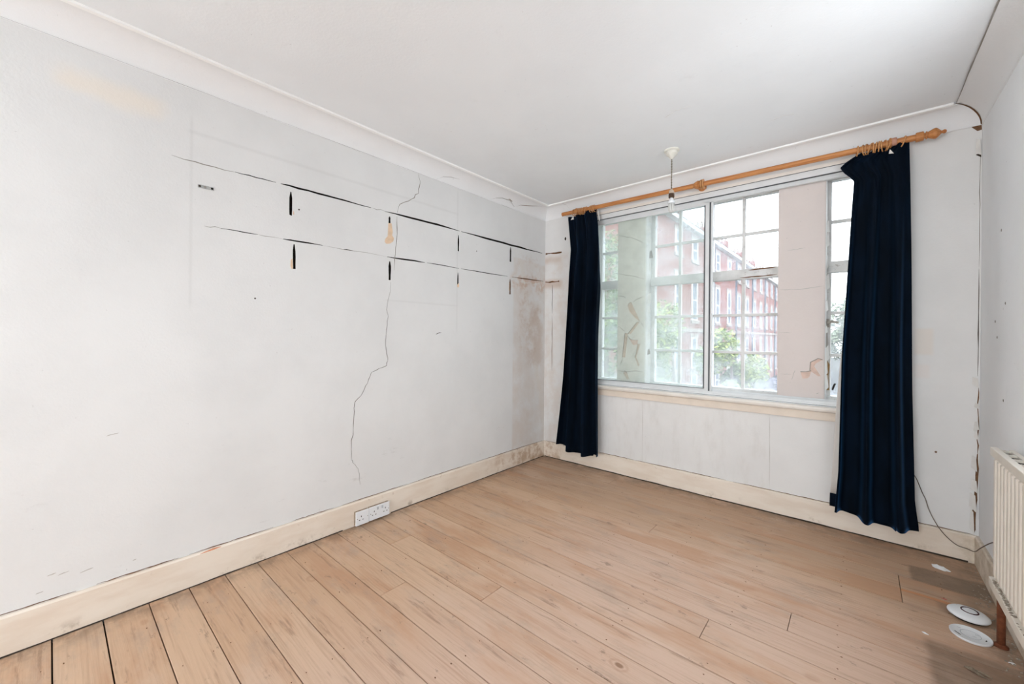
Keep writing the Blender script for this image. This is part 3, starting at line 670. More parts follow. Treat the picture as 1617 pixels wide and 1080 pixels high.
# ------------------------------------------------------------------ timber windows behind the piers
YW = 0.20
rows = [0.856, 1.147, 1.448, 1.734, 1.812, 2.093, 2.400]       # glass edges / bar centres
def timber_window(name, x0, x1, cols, label, handle=False):
    """cols: list of (left, right, bar centres) glass columns between stiles"""
    o = empty(name, ((x0 + x1) / 2, YW, OZ0), label, 'window', None, 'structure')
    d0, d1 = YW - 0.02, YW + 0.04
    box('head', M['timber'], (x0, x1, d0, d1, 2.385, OZ1), o, 0.004)
    box('cill', M['timber'], (x0, x1, d0 - 0.015, d1, OZ0, 0.858), o, 0.004)
    box('transom', M['timber'], (x0 + 0.001, x1 - 0.001, d0 - 0.008, d1, 1.734, 1.812), o, 0.004)
    edges = [x0] + [e for c in cols for e in (c[0], c[1])] + [x1]
    for i in range(0, len(edges), 2):
        box('stile', M['timber'], (edges[i], edges[i + 1], d0 + 0.003, d1 - 0.003, 0.85, 2.39), o, 0.003)
    for l, r, bars in cols:
        vs_ = [l] + list(bars) + [r]
        for zc in (rows[1], rows[2], rows[5]):
            for i in range(len(vs_) - 1):
                box('glazing_bar', M['timber'], (vs_[i], vs_[i + 1], YW - 0.012, YW + 0.012, zc - 0.011, zc + 0.011), o, 0.003)
        for bx_ in bars:
            for z0, z1 in ((0.856, 1.736), (1.810, 2.392)):
                box('glazing_bar', M['timber'], (bx_ - 0.012, bx_ + 0.012, YW - 0.013, YW + 0.013, z0, z1), o, 0.003)
        for z0, z1 in ((0.856, rows[1]), (rows[1], rows[2]), (rows[2], 1.736), (1.810, rows[5]), (rows[5], 2.39)):
            for i in range(len(vs_) - 1):
                box('pane', M['pane'], (vs_[i], vs_[i + 1], YW - 0.002, YW + 0.002, z0, z1), o)
    return o
w1 = timber_window('window_1', 0.50, 0.83, [(0.575, 0.79, [])], 'narrow white timber window beside the left curtain')
w2 = timber_window('window_2', 1.06, 2.085, [(1.108, 1.545, [1.329]), (1.598, 2.056, [1.822])], 'wide white timber window between the two piers')
w3 = timber_window('window_3', 2.335, 2.665, [(2.372, 2.60, [])], 'narrow white timber window mostly behind the right curtain')
for a, b in (((1.86, 1.800), (2.05, 1.806)), ((1.80, 1.745), (2.05, 1.748))):
    ribbon('rot_line', [a, ((a[0] + b[0]) / 2, a[1] + 0.002), b], 0.012, toB, YW - 0.028, -1, M['crack_brown'], w2, amp=0.003)
hd = MB().box(2.348, 2.366, YW - 0.045, YW - 0.015, 1.345, 1.405).tube([(2.357, YW - 0.045, 1.375), (2.357, YW - 0.06, 1.38), (2.38, YW - 0.062, 1.385), (2.415, YW - 0.058, 1.378)], [0.009, 0.011, 0.010, 0.007], 8)
hd.build('casement_handle', simple('paint_clogged_handle', (176, 170, 160), 0.6, 0.3, 0.3, 80), w3)
MB().tube([(2.385, YW - 0.02, 0.905), (2.392, YW - 0.035, 0.935), (2.40, YW - 0.03, 0.95)], 0.006, 6).build('stay_peg', M['dark'], w3)
MB().prism([(2.346, 0.90), (2.366, 0.90), (2.362, 1.0), (2.368, 1.08), (2.350, 1.12), (2.345, 1.02)], toB, YW - 0.026, YW - 0.017).build('bare_timber', simple('bare_timber_brown', (170, 136, 92), 0.9, 0.1, 0.4, 60), w3)
# unseen window added to light the room from behind: timber frame only
wr = empty('added_window_rear', (1.45, -LEN - 0.15, RZ0), 'large timber window added behind the viewer for light', 'window', None, 'structure')
for b in ((RX0, RX0 + 0.06, -LEN - 0.2, -LEN - 0.1, RZ0, RZ1), (RX1 - 0.06, RX1, -LEN - 0.2, -LEN - 0.1, RZ0, RZ1)): box('stile', M['timber'], b, wr)
for b in ((RX0 + 0.06, RX1 - 0.06, -LEN - 0.2, -LEN - 0.1, RZ1 - 0.06, RZ1), (RX0 + 0.06, RX1 - 0.06, -LEN - 0.2, -LEN - 0.1, RZ0, RZ0 + 0.06)): box('rail', M['timber'], b, wr)

ws = empty('added_window_side', (W + 0.15, (SY0 + SY1) / 2, SZ0), 'timber window added above the radiator for light, out of view', 'window', None, 'structure')  # unseen window added to light the left wall, ceiling and floor
for b in ((W + 0.1, W + 0.2, SY0, SY0 + 0.05, SZ0, SZ1), (W + 0.1, W + 0.2, SY1 - 0.05, SY1, SZ0, SZ1)): box('stile', M['timber'], b, ws)
for b in ((W + 0.1, W + 0.2, SY0 + 0.05, SY1 - 0.05, SZ1 - 0.05, SZ1), (W + 0.1, W + 0.2, SY0 + 0.05, SY1 - 0.05, SZ0, SZ0 + 0.05)): box('rail', M['timber'], b, ws)

# ------------------------------------------------------------------ secondary glazing, window board, apron
sg = empty('window_5', (1.58, 0.02, 0.805), 'white aluminium sliding secondary glazing with one pane on the left', 'window', None, 'structure')
box('top_track', M['alu'], (OX0, OX1, -0.006, 0.055, 2.383, OZ1), sg, 0.002)
box('track_lip', M['alu'], (OX0, OX1, 0.020, 0.050, 2.352, 2.384), sg, 0.0015)
box('gasket', M['gasket'], (OX0, OX1, 0.000, 0.018, 2.3805, 2.384), sg)
box('gasket', M['gasket'], (OX0, OX1, -0.008, 0.006, 2.4245, 2.4285), sg)
box('bottom_track', M['alu'], (OX0, OX1, -0.004, 0.058, 0.803, 0.822), sg, 0.002)
box('track_lip', M['alu'], (OX0, OX1, 0.008, 0.013, 0.822, 0.838), sg)
box('track_lip', M['alu'], (OX0, OX1, 0.050, 0.056, 0.822, 0.848), sg)
box('gasket', M['gasket'], (OX0, OX1, 0.014, 0.030, 0.820, 0.8235), sg)
box('gasket', M['gasket'], (OX0, OX1, -0.0048, -0.002, 0.809, 0.8115), sg)
box('frame_side', M['alu'], (OX0, OX0 + 0.03, 0.0, 0.05, 0.822, 2.383), sg, 0.002)
box('frame_side', M['alu'], (OX1 - 0.03, OX1, 0.0, 0.05, 0.822, 2.383), sg, 0.002)
sp = MB().box(1.580, 1.609, 0.020, 0.044, 0.830, 2.360).build('sliding_stile', M['alu'], sg, bevel=0.002)
MB().box(1.5795, 1.6095, 0.026, 0.030, 0.834, 2.355).build('gasket', M['gasket'], sp)
MB().box(1.570, 1.580, 0.024, 0.040, 0.84, 2.350).build('gasket', M['gasket'], sp)
MB().box(1.609, 1.618, 0.026, 0.040, 0.832, 2.355).build('gasket', M['gasket'], sp)
box('fixed_stile', M['alu'], (1.618, 1.632, 0.030, 0.052, 0.826, 2.360), sg, 0.002)
box('sliding_stile', M['alu'], (OX0 + 0.03, OX0 + 0.055, 0.020, 0.044, 0.830, 2.360), sg, 0.002)
box('sliding_rail', M['alu'], (OX0 + 0.055, 1.58, 0.022, 0.042, 2.335, 2.360), sg, 0.002)
box('sliding_rail', M['alu'], (OX0 + 0.055, 1.58, 0.022, 0.042, 0.830, 0.852), sg, 0.002)
box('gasket', M['gasket'], (OX0 + 0.055, 1.575, 0.021, 0.028, 0.852, 0.856), sg)
box('pane', M['pane2'], (OX0 + 0.05, 1.575, 0.030, 0.034, 0.85, 2.34), sg)
box('catch', M['dark'], (1.622, 1.642, 0.012, 0.026, 0.823, 0.838), sg, 0.002)

sill = empty('trim_5', (1.58, 0, 0.71), 'cream window board with rounded nose and apron under the window', 'window board', None, 'structure')
nose = [(-0.004, 0.768), (-0.030, 0.768), (-0.037, 0.774), (-0.040, 0.786), (-0.037, 0.798), (-0.030, 0.803), (0.058, 0.803), (0.058, 0.79), (0.0, 0.79)]
MB().prism(nose, lambda a, b, d: (d, a, b), 0.475, 2.69).build('window_board', M['sill'], sill)
box('apron', M['apron'], (0.485, 2.68, -0.016, -0.0005, 0.711, 0.768), sill, 0.002)
batten = tag(box('trim_6', M['sill'], (0.49, 2.675, -0.010, -0.0005, 2.428, 2.452), None, 0.002), 'thin cream batten between the curtain pole and the window track', kind='structure')

# ------------------------------------------------------------------ curtain pole
PY = -0.09
def pole_z(x): return 2.482 - (x - 0.273) * 0.0085
pole = empty('curtain_pole', (1.58, PY, 2.44), 'long orange pine curtain pole with a turned finial at one end', 'curtain pole')
MB().tube([(0.273, PY, pole_z(0.273)), (2.79, PY, pole_z(2.79))], 0.0185, 18).build('pole', M['pine'], pole, True)
sharp_smooth(pole.children[0])
fz = pole_z(2.79)
sharp_smooth(MB().lathe([(0.019, 0), (0.026, 0.001), (0.027, 0.006), (0.027, 0.030), (0.025, 0.034), (0.016, 0.036), (0.015, 0.041), (0.022, 0.043), (0.0225, 0.047), (0.017, 0.051), (0.021, 0.058), (0.029, 0.074), (0.0305, 0.083), (0.026, 0.090), (0.016, 0.099), (0.010, 0.104), (0.0075, 0.108), (0.010, 0.113), (0.0115, 0.118), (0.009, 0.124), (0.003, 0.127)],
           (2.768, PY, fz), 'X', 24).build('finial', M['pine'], pole), 50)
def bracket(x):
    z = pole_z(x)
    b = MB().lathe([(0.030, 0.0), (0.030, 0.010), (0.020, 0.016), (0.014, 0.028), (0.012, 0.045), (0.012, 0.060), (0.013, 0.068), (0.006, 0.071)], (x, 0, z), 'Y', 18)
    b.v = [(p[0], -p[1] - 0.001, p[2]) for p in b.v]
    o = sharp_smooth(b.build('bracket', M['pine'], pole), 45)
    MB().torus((x, PY, z), 0.025, 0.006, (1, 0, 0), 20, 8).build('cup', M['pine'], o, True)
def cone(x):
    MB().lathe([(0.019, -0.034), (0.025, -0.024), (0.033, -0.006), (0.034, 0.0), (0.019, 0.002)], (x, PY, pole_z(x)), 'X', 20).build('bracket_collar', M['pine'], pole, True)
bracket(0.44); bracket(1.563); bracket(2.66); cone(1.556)
MB().lathe([(0.024, 0), (0.025, 0.004), (0.025, 0.03), (0.022, 0.034)], (2.655, PY, pole_z(2.66) + 0.002), 'X', 16).build('bracket_collar', simple('pinkish_wood_cap', (190, 140, 118), 0.5), pole, True)
sharp_smooth(MB().lathe([(0.022, 0), (0.036, 0.001), (0.037, 0.005), (0.036, 0.009), (0.022, 0.010)], (1.573, PY, pole_z(1.57)), 'X', 20).build('ring', M['ring'], pole), 50)
sharp_smooth(MB().lathe([(0.022, 0), (0.036, 0.001), (0.037, 0.005), (0.036, 0.009), (0.022, 0.010)], (1.588, PY, pole_z(1.588)), 'X', 20).build('ring', M['ring'], pole), 50)

# ------------------------------------------------------------------ curtains
def interp(tab, z):
    tab = sorted(tab)
    if z <= tab[0][0]: return tab[0][1]
    for (a, b), (c, d) in zip(tab, tab[1:]):
        if z <= c: return b + (d - b) * (z - a) / (c - a)
    return tab[-1][1]
def cloth(name, mat, parent, lt, rt, ztop, zbot, foldf, nu=150, nv=110, thick=0.003, yoff=0.0):
    vs = []; fs = []
    for j in range(nv + 1):
        v = (j / nv) ** 1.7
        for i in range(nu + 1):
            u = i / nu; zt, zb = ztop(u), zbot(u)
            z = zt + (zb - zt) * v
            l, r = interp(lt, z), interp(rt, z)
            dx, dy = foldf(u, v, z)
            vs.append((l + (r - l) * u + dx, PY + yoff + dy, z))
    for j in range(nv):
        for i in range(nu):
            a = j * (nu + 1) + i; fs.append((a, a + 1, a + nu + 2, a + nu + 1))
    o = MB().add(vs, fs).build(name, mat, parent, True)
    md = o.modifiers.new('thickness', 'SOLIDIFY'); md.thickness = thick; md.offset = 0
    return o
def soft(s, k=1.6): return math.tanh(k * s) / math.tanh(k)
def env(u): return min(1, min(u, 1 - u) * 14)

# left curtain
cl = empty('curtain', (0.48, PY, 0.13), 'navy velvet curtain bunched at the left end of the pole', 'curtain', 'navy velvet curtains')
lt = [(0.10, 0.258), (0.19, 0.265), (0.83, 0.318), (1.458, 0.356), (1.95, 0.388), (2.11, 0.394), (2.44, 0.346)]
rt = [(0.12, 0.700), (0.86, 0.700), (1.33, 0.702), (1.74, 0.714), (2.04, 0.702), (2.30, 0.680), (2.44, 0.655)]
def fold_l(u, v, z):
    A = 0.010 + 0.040 * min(1, v * 3.0); d = 0.04 * math.sin(v * 3.0)
    s = math.sin(2 * math.pi * (2.6 * (u + d) + 0.42)); s2 = math.sin(2 * math.pi * (6.3 * u + 0.2 + 0.2 * v))
    top = max(0, 1 - v * 5)
    y = -A * soft(s) - 0.004 * s2 * (0.4 + 0.6 * v) - 0.007 * top * math.sin(2 * math.pi * 7 * u) + 0.004 * math.sin(9 * v + 6 * u)
    y -= 0.036 * min(1, v * 4)
    x = 0.016 * env(u) * math.cos(2 * math.pi * (2.6 * (u + d) + 0.42)) * min(1, v * 3)
    return x, y
fab = cloth('velvet', M['velvet'], cl, lt, rt, lambda u: 2.438 + 0.010 * u + 0.004 * math.sin(20 * u) + (0.012 if u > 0.62 else 0), lambda u: 0.195 - 0.06 * min(1, u * 2.2) + (0.016 if u > 0.86 else 0), fold_l)
chip('heading_tape', [(0.405, 2.392), (0.438, 2.392), (0.436, 2.425)], toB, PY - 0.052, -1, 0.002, M['lining'], cl)
MB().add([(0.655, PY + 0.02, 2.44), (0.668, PY + 0.03, 2.35), (0.674, PY + 0.03, 2.36), (0.664, PY + 0.02, 2.452), (0.655, PY + 0.022, 2.44), (0.668, PY + 0.032, 2.35), (0.674, PY + 0.032, 2.36), (0.664, PY + 0.022, 2.452)],
         [(0, 1, 2, 3), (4, 5, 6, 7), (0, 1, 5, 4), (1, 2, 6, 5), (2, 3, 7, 6), (3, 0, 4, 7)]).build('lining_edge', M['lining'], cl)
def rings(par, xs):
    for i, x in enumerate(xs):
        o = MB().torus((x, PY, pole_z(x) - 0.008), 0.0310, 0.0036, (1, rnd(-0.25, 0.25), rnd(-0.35, 0.15)), 22, 8).build('curtain_ring', M['ring'], par, True)
rings(cl, [0.412, 0.436, 0.458, 0.478, 0.500, 0.522, 0.545, 0.596, 0.616, 0.636])

# right curtain
cr = empty('curtain', (2.60, PY, 0.12), 'wide navy velvet curtain with flared top corner at the right end of the pole', 'curtain', 'navy velvet curtains')
lt = [(0.10, 2.408), (0.176, 2.414), (0.426, 2.430), (0.836, 2.437), (1.163, 2.442), (1.53, 2.459), (2.05, 2.482), (2.20, 2.490), (2.264, 2.494), (2.30, 2.474), (2.345, 2.440), (2.375, 2.424), (2.40, 2.452), (2.42, 2.486), (2.435, 2.520)]
rt = [(0.10, 2.800), (0.16, 2.796), (0.30, 2.780), (0.504, 2.775), (0.951, 2.765), (1.588, 2.758), (2.153, 2.749), (2.448, 2.742)]
def fold_r(u, v, z):
    A = 0.006 + 0.044 * min(1, v * 1.8); d = 0.015 * math.sin(v * 2.6)
    s = math.sin(2 * math.pi * (2.45 * (u + d) + 0.28)); s2 = math.sin(2 * math.pi * (5.2 * u + 0.1 + 0.15 * v))
    top = max(0, 1 - v * 4)
    y = -A * soft(s, 1.9) - 0.004 * s2 * (0.3 + 0.7 * v) - 0.004 * top * math.sin(2 * math.pi * 9 * u) + 0.004 * math.sin(8 * v + 5 * u)
    y += 0.03 * max(0, 1 - u * 9) * max(0, 1 - abs(v - 0.045) * 22)          # the flared corner falls back towards the window
    y -= 0.012 * math.exp(-((u - 0.36 - 0.9 * (v - 0.06)) / 0.035) ** 2) * max(0, 1 - abs(v - 0.08) / 0.09)   # drag crease
    y -= 0.038 * min(1, v * 4)
    x = 0.014 * env(u) * math.cos(2 * math.pi * (2.45 * (u + d) + 0.28)) * min(1, v * 2)
    return x, y
fab = cloth('velvet', M['velvet'], cr, lt, rt, lambda u: 2.436 + 0.013 * u + 0.003 * math.sin(24 * u), lambda u: 0.165 - 0.045 * math.sin(min(1, u * 1.25) * 1.57) + 0.012 * (u > 0.7), fold_r, nv=130)
# cream lining showing past the leading edge, and the turned velvet hem below it
lin_l = [(0.15, 2.384), (0.24, 2.385), (0.29, 2.391), (0.79, 2.411), (1.12, 2.431), (1.30, 2.452), (2.3, 2.53)]
lin_r = [(0.15, 2.70), (2.3, 2.70)]
cloth('lining', M['lining'], cr, lin_l, lin_r, lambda u: 2.25, lambda u: 0.245, lambda u, v, z: (0, 0.003 * math.sin(9 * u + 2) - 0.0 * v), 40, 40, 0.0015, 0.036)
cloth('turned_hem', M['velvet'], cr, lin_l, lin_r, lambda u: 0.246, lambda u: 0.160, lambda u, v, z: (-0.001, 0.004 * math.sin(9 * u + 2) - 0.001), 40, 6, 0.004, 0.036)
chip('heading_tape', [(2.652, 2.386), (2.674, 2.382), (2.668, 2.392), (2.656, 2.412)], toB, PY - 0.040, -1, 0.002, M['lining'], cr)
rings(cr, [2.507, 2.538, 2.552, 2.567, 2.581, 2.594, 2.608, 2.622, 2.637, 2.650, 2.715])

# ------------------------------------------------------------------ pendant light
px_, py_ = 1.505, -0.544
pl = empty('pendant_light', (px_, py_, 2.17), 'bare bulb pendant hanging from a white ceiling rose', 'pendant light')
sharp_smooth(MB().lathe([(0.051, 0.0), (0.052, -0.008), (0.046, -0.015), (0.040, -0.017), (0.040, -0.029), (0.035, -0.035), (0.026, -0.042), (0.017, -0.052), (0.010, -0.060), (0.006, -0.064)], (px_, py_, H), 'Z', 28).build('ceiling_rose', M['cream_plastic'], pl), 35)
pts = [[], []]
for i in range(61):
    z = 2.540 - (2.540 - 2.318) * i / 60
    for s_ in (0, 1): a = i * 0.62 + s_ * math.pi; pts[s_].append((px_ + 0.0022 * math.cos(a), py_ + 0.0022 * math.sin(a), z))
for q in pts: MB().tube(q, 0.0024, 6).build('flex', M['flex'], pl, True)
sharp_smooth(MB().lathe([(0.004, 2.322), (0.010, 2.318), (0.017, 2.306), (0.0185, 2.292), (0.0185, 2.288)], (px_, py_, 0), 'Z', 20).build('lampholder_cap', M['beige_cap'], pl), 40)
sharp_smooth(MB().lathe([(0.0185, 2.290), (0.0195, 2.286), (0.0195, 2.262), (0.015, 2.258)], (px_, py_, 0), 'Z', 20).build('lampholder', M['brown_bakelite'], pl), 40)
sharp_smooth(MB().lathe([(0.010, 2.262), (0.010, 2.252), (0.017, 2.244), (0.023, 2.232), (0.024, 2.224), (0.0235, 2.219), (0.016, 2.217)], (px_, py_, 0), 'Z', 20).build('bulb_base', M['white_plastic'], pl), 40)
for k_ in range(3):                                   # three folded tubes of a stick lamp
    a = k_ * math.pi / 3 + 0.3; c, s_ = math.cos(a) * 0.0145, math.sin(a) * 0.0145
    path = [(px_ + c, py_ + s_, 2.220), (px_ + c, py_ + s_, 2.170)] + [(px_ + c * math.cos(t), py_ + s_ * math.cos(t), 2.170 - 0.009 * math.sin(t)) for t in (0.5, 1.0, 1.57, 2.1, 2.6)] + [(px_ - c, py_ - s_, 2.170), (px_ - c, py_ - s_, 2.220)]
    MB().tube(path, 0.0068, 10).build('bulb_tube', M['tube'], pl, True)

# ------------------------------------------------------------------ sockets on the left skirting
def socket(y0, y1, z0, z1, outlets, label):
    o = empty('wall_socket', (T, (y0 + y1) / 2, z0), label, 'socket')
    MB().box(T, T + 0.018, y0 + 0.002, y1 - 0.002, z0 + 0.002, z1 - 0.001).build('mounting_box', M['socket_box'], o, bevel=0.002)
    fp = MB().box(T + 0.018, T + 0.027, y0, y1, z0, z1).build('faceplate', M['white_plastic'], o, bevel=0.0035)
    xf = T + 0.027
    for oy in outlets:
        zc = z0 + (z1 - z0) * 0.40
        for dy, dz, w_, h_ in ((0.0, 0.020, 0.005, 0.010), (-0.012, -0.002, 0.008, 0.005), (0.012, -0.002, 0.008, 0.005)):
            MB().box(xf - 0.0005, xf + 0.0005, oy + dy - w_ / 2, oy + dy + w_ / 2, zc + dz - h_ / 2, zc + dz + h_ / 2).build('pin_hole', M['dark'], fp)
    for oy in outlets:
        sy = oy + (0.025 if len(outlets) == 1 or oy < (y0 + y1) / 2 else -0.025)
        MB().box(xf, xf + 0.004, sy - 0.006, sy + 0.006, z1 - 0.028, z1 - 0.010).build('switch', M['grey_print'] if len(outlets) > 1 else M['white_plastic'], fp, bevel=0.0015)
    for sy in ((y0 + 0.010), (y1 - 0.010)):
        MB().lathe([(0.0028, 0), (0.0028, 0.0008)], (xf, sy, (z0 + z1) / 2), 'X', 10).build('screw', M['crack_soft'], fp)
    return o
socket(-2.124, -2.031, 0.008, 0.099, [-2.087], 'white single wall socket, left one of the two on the skirting board')
socket(-2.029, -1.875, 0.010, 0.100, [-1.993, -1.909], 'white double wall socket, right one of the two on the skirting board')
# small metal shelf clip still screwed to the wall
mc = empty('metal_clip', (0, -2.924, 2.0), 'small grey metal strip screwed to the wall above the shelf groove', 'bracket')
MB().box(0.0002, 0.004, -2.957, -2.891, 2.000, 2.016).build('strip', M['steel'], mc, bevel=0.001)
for sy, mt in ((-2.950, 'crack'), (-2.928, 'crack_soft'), (-2.899, 'groove')):
    MB().lathe([(0.0055, 0), (0.0055, 0.0012)], (0.004, sy, 2.008), 'X', 12).build('screw', M[mt], mc)

# ------------------------------------------------------------------ radiator on the right wall
XF, XB = W - 0.082, W - 0.030
RY0, RY1, RZb, RZt = -0.785, -2.15, 0.215, 0.800
rad = empty('radiator', (W - 0.06, (RY0 + RY1) / 2, 0.0), 'cream ribbed panel radiator on a rusty pipe by the right wall', 'radiator')
m = MB(); prof = []; pit = 0.049; y = RY0 - 0.012
while y > RY1 + 0.05:
    prof += [(y, XF + 0.021), (y - 0.005, XF + 0.002), (y - 0.008, XF), (y - 0.027, XF), (y - 0.030, XF + 0.002), (y - 0.035, XF + 0.021)]; y -= pit
zz = [RZb + 0.035, RZb + 0.055, RZt - 0.045, RZt - 0.025]; N = len(prof); vs = []; fs = []
for j, z in enumerate(zz):
    for (yy, xx) in prof: vs.append((xx if j in (1, 2) else XF + 0.013, yy, z))
for j in range(3):
    for i in range(N - 1): fs.append((j * N + i, j * N + i + 1, (j + 1) * N + i + 1, (j + 1) * N + i))
MB().add(vs, fs).build('ribbed_panel', M['radiator'], rad)
box('panel_body', M['radiator'], (XF + 0.0225, XB, RY1, RY0, RZb + 0.01, RZt - 0.02), rad, 0.004)
box('top_rail', M['radiator'], (XF - 0.006, XF + 0.018, RY1, RY0 + 0.012, RZt - 0.030, RZt + 0.006), rad, 0.004)
box('bottom_rail', M['radiator'], (XF - 0.008, XF + 0.014, RY1, RY0 + 0.006, RZb - 0.004, RZb + 0.034), rad, 0.004)
box('end_cap', M['radiator'], (XF + 0.006, XB + 0.006, RY0 - 0.010, RY0 + 0.002, RZb + 0.02, RZt - 0.004), rad, 0.003)
tg = box('top_grille', M['radiator'], (XB - 0.008, XB + 0.010, RY1, RY0, RZt - 0.03, RZt + 0.004), rad, 0.003)
yy = RY0 - 0.02
while yy > RY1 + 0.05:
    box('grille_slat', M['radiator'], (XF + 0.016, XB - 0.006, yy - 0.016, yy, RZt - 0.006, RZt + 0.002), tg); yy -= 0.085
box('grille_shade', M['crack'], (XF + 0.018, XB - 0.008, RY1 + 0.01, RY0 - 0.01, RZt - 0.024, RZt - 0.018), tg)  # dark sheet put in for the shade below the slats
MB().tube([(2.974, -0.862, 0.0), (2.974, -0.862, RZb + 0.01)], [0.0125, 0.0125], 14).build('pipe', M['rust'], rad, True)
MB().lathe([(0.022, 0.0005), (0.022, 0.006), (0.014, 0.012)], (2.974, -0.862, 0), 'Z', 14).build('pipe_collar', M['rust'], rad)
box('wall_bracket', M['radiator'], (XB, W - 0.0005, -1.02, -0.98, 0.3, 0.7), rad)
box('wall_bracket', M['radiator'], (XB, W - 0.0005, -1.92, -1.88, 0.3, 0.7), rad)

# dust and flakes caught on the bottom rail of the radiator, and swept along the right skirting
def crumbs(name, spots, mat, label, cat):
    m = MB()
    for (x, y, z, s_) in spots:
        n = 5; a0 = rnd(0, 6)
        ring = [(x + s_ * rnd(0.6, 1.1) * math.cos(a0 + i * 1.257), y + s_ * rnd(0.6, 1.1) * math.sin(a0 + i * 1.257), z) for i in range(n)]
        m.add(ring + [(x + rnd(-0.3, 0.3) * s_, y + rnd(-0.3, 0.3) * s_, z + s_ * rnd(0.4, 0.9))], [(i, (i + 1) % n, n) for i in range(n)] + [tuple(range(n - 1, -1, -1))])
    return tag(m.build(name, mat), label, cat, None, 'stuff')
crumbs('dust', [(XF - 0.004 + rnd(0, 0.008), RY0 - 0.03 - abs(random.gauss(0, 1)) * 0.22, RZb + 0.034, rnd(0.003, 0.007)) for _ in range(90)], M['dust'], 'grey dust and paint crumbs along the bottom rail of the radiator', 'dust')
crumbs('debris', [(W - T - 0.006 - abs(random.gauss(0, 0.03)), rnd(-1.25, -0.06), 0.0, rnd(0.002, 0.007)) for _ in range(150)], M['dust'], 'fine grey rubble on the floor along the right skirting', 'debris')

# ------------------------------------------------------------------ smoke alarm and its base plate on the floor
sa = empty('smoke_alarm', (2.908, -0.692, 0), 'round white smoke alarm with a maroon ring lying on the floor', 'smoke alarm')
ra = 0.068
c = (2.908, -0.692, 0)
sharp_smooth(MB().lathe([(ra * 0.80, 0.0005), (ra * 0.86, 0.004), (ra * 0.86, 0.012)], c, 'Z', 48).build('base', M['dark'], sa), 40)
sharp_smooth(MB().lathe([(ra * 0.84, 0.010), (ra * 0.97, 0.011), (ra, 0.014), (ra * 0.985, 0.018), (ra * 0.90, 0.023), (ra * 0.70, 0.028), (ra * 0.42, 0.0305), (ra * 0.40, 0.031)], c, 'Z', 56).build('cover', M['white_plastic'], sa), 60)
ct = (c[0] + 0.004, c[1] + 0.003, 0)
MB().torus((ct[0], ct[1], 0.0306), ra * 0.39, 0.0028, (0, 0, 1), 40, 8).build('ring', M['maroon'], sa, True)
sharp_smooth(MB().lathe([(ra * 0.33, 0.030), (ra * 0.32, 0.0325), (ra * 0.2, 0.0335), (0.002, 0.0338)], ct, 'Z', 36).build('test_button', M['white_plastic'], sa), 60)
MB().lathe([(0.0032, 0.0255), (0.0032, 0.0275)], (c[0] - 0.030, c[1] + 0.036, 0), 'Z', 10).build('sounder_hole', M['dark'], sa)
for dx, dy in ((-0.004, -0.036), (0.026, -0.018), (0.036, -0.010)):
    MB().box(c[0] + dx - 0.005, c[0] + dx + 0.005, c[1] + dy - 0.0012, c[1] + dy + 0.0012, 0.0245, 0.0288).build('moulded_mark', M['grey_print'], sa)
bp_ = empty('alarm_base_plate', (2.891, -0.858, 0), 'flat round white base plate lying beside the smoke alarm', 'base plate')
c = (2.891, -0.858, 0); rb = 0.063
sharp_smooth(MB().lathe([(rb * 0.97, 0.0005), (rb, 0.003), (rb, 0.008), (rb * 0.97, 0.0095), (rb * 0.93, 0.0085), (rb * 0.90, 0.0075), (0.002, 0.0075)], c, 'Z', 56).build('plate', M['white_plastic'], bp_), 40)
def slotmark(cx_, cy_, l, w_, a):
    ca, sa_ = math.cos(a), math.sin(a); P = [(-l, -w_), (l, -w_), (l, w_), (-l, w_)]
    MB().prism([(cx_ + p * ca - q * sa_, cy_ + p * sa_ + q * ca) for p, q in P], toF, 0.006, 0.0079).build('slot', M['dark'], bp_)
slotmark(c[0] - 0.040, c[1] - 0.020, 0.012, 0.0018, -0.9); slotmark(c[0] + 0.042, c[1] - 0.014, 0.006, 0.002, 1.2)
MB().torus((c[0], c[1], 0.0075), 0.030, 0.0010, (0, 0, 1), 36, 6).build('moulded_ring', M['grey_print'], bp_)
for dx, dy in ((-0.03, 0.03), (0.02, 0.01), (0.01, -0.01)):
    MB().box(c[0] + dx - 0.006, c[0] + dx + 0.006, c[1] + dy - 0.001, c[1] + dy + 0.001, 0.0074, 0.0082).build('moulded_mark', M['grey_print'], bp_)

# ------------------------------------------------------------------ litter, cable
def crumpled(name, cx_, cy_, rx, ry, h, mat, label, cat, a=0.0, n=14):
    vs = [(cx_, cy_, h * 0.8)]; fs = []
    for ring, (k_, hh) in enumerate(((0.45, 0.9), (0.8, 0.5), (1.0, 0.05))):
        for i in range(n):
            t = 2 * math.pi * i / n; rr = k_ * rnd(0.75, 1.15); p, q = rx * rr * math.cos(t), ry * rr * math.sin(t)
            vs.append((cx_ + p * math.cos(a) - q * math.sin(a), cy_ + p * math.sin(a) + q * math.cos(a), max(0.0006, h * hh * rnd(0.4, 1.2))))
    for i in range(n): fs.append((0, 1 + i, 1 + (i + 1) % n))
    for r_ in range(2):
        for i in range(n):
            a_, b_ = 1 + r_ * n + i, 1 + r_ * n + (i + 1) % n; fs.append((a_, a_ + n, b_ + n, b_))
    o = MB().add(vs, fs).build(name, mat); md = o.modifiers.new('thickness', 'SOLIDIFY'); md.thickness = 0.0008
    return tag(o, label, cat)
crumpled('paper_scrap', 2.872, -0.205, 0.042, 0.024, 0.012, M['paper'], 'crumpled white tissue on the floor under the cable', 'paper', -0.5)
crumpled('paint_chip', 2.746, -0.964, 0.012, 0.006, 0.004, M['paper'], 'tiny white paint chip on the boards left of the base plate', 'paint chip', -0.4, 8)
crumpled('paint_chip', 2.985, -0.965, 0.011, 0.007, 0.003, M['paper'], 'tiny cream paint chip on the floor under the radiator', 'paint chip', 0.2, 8)
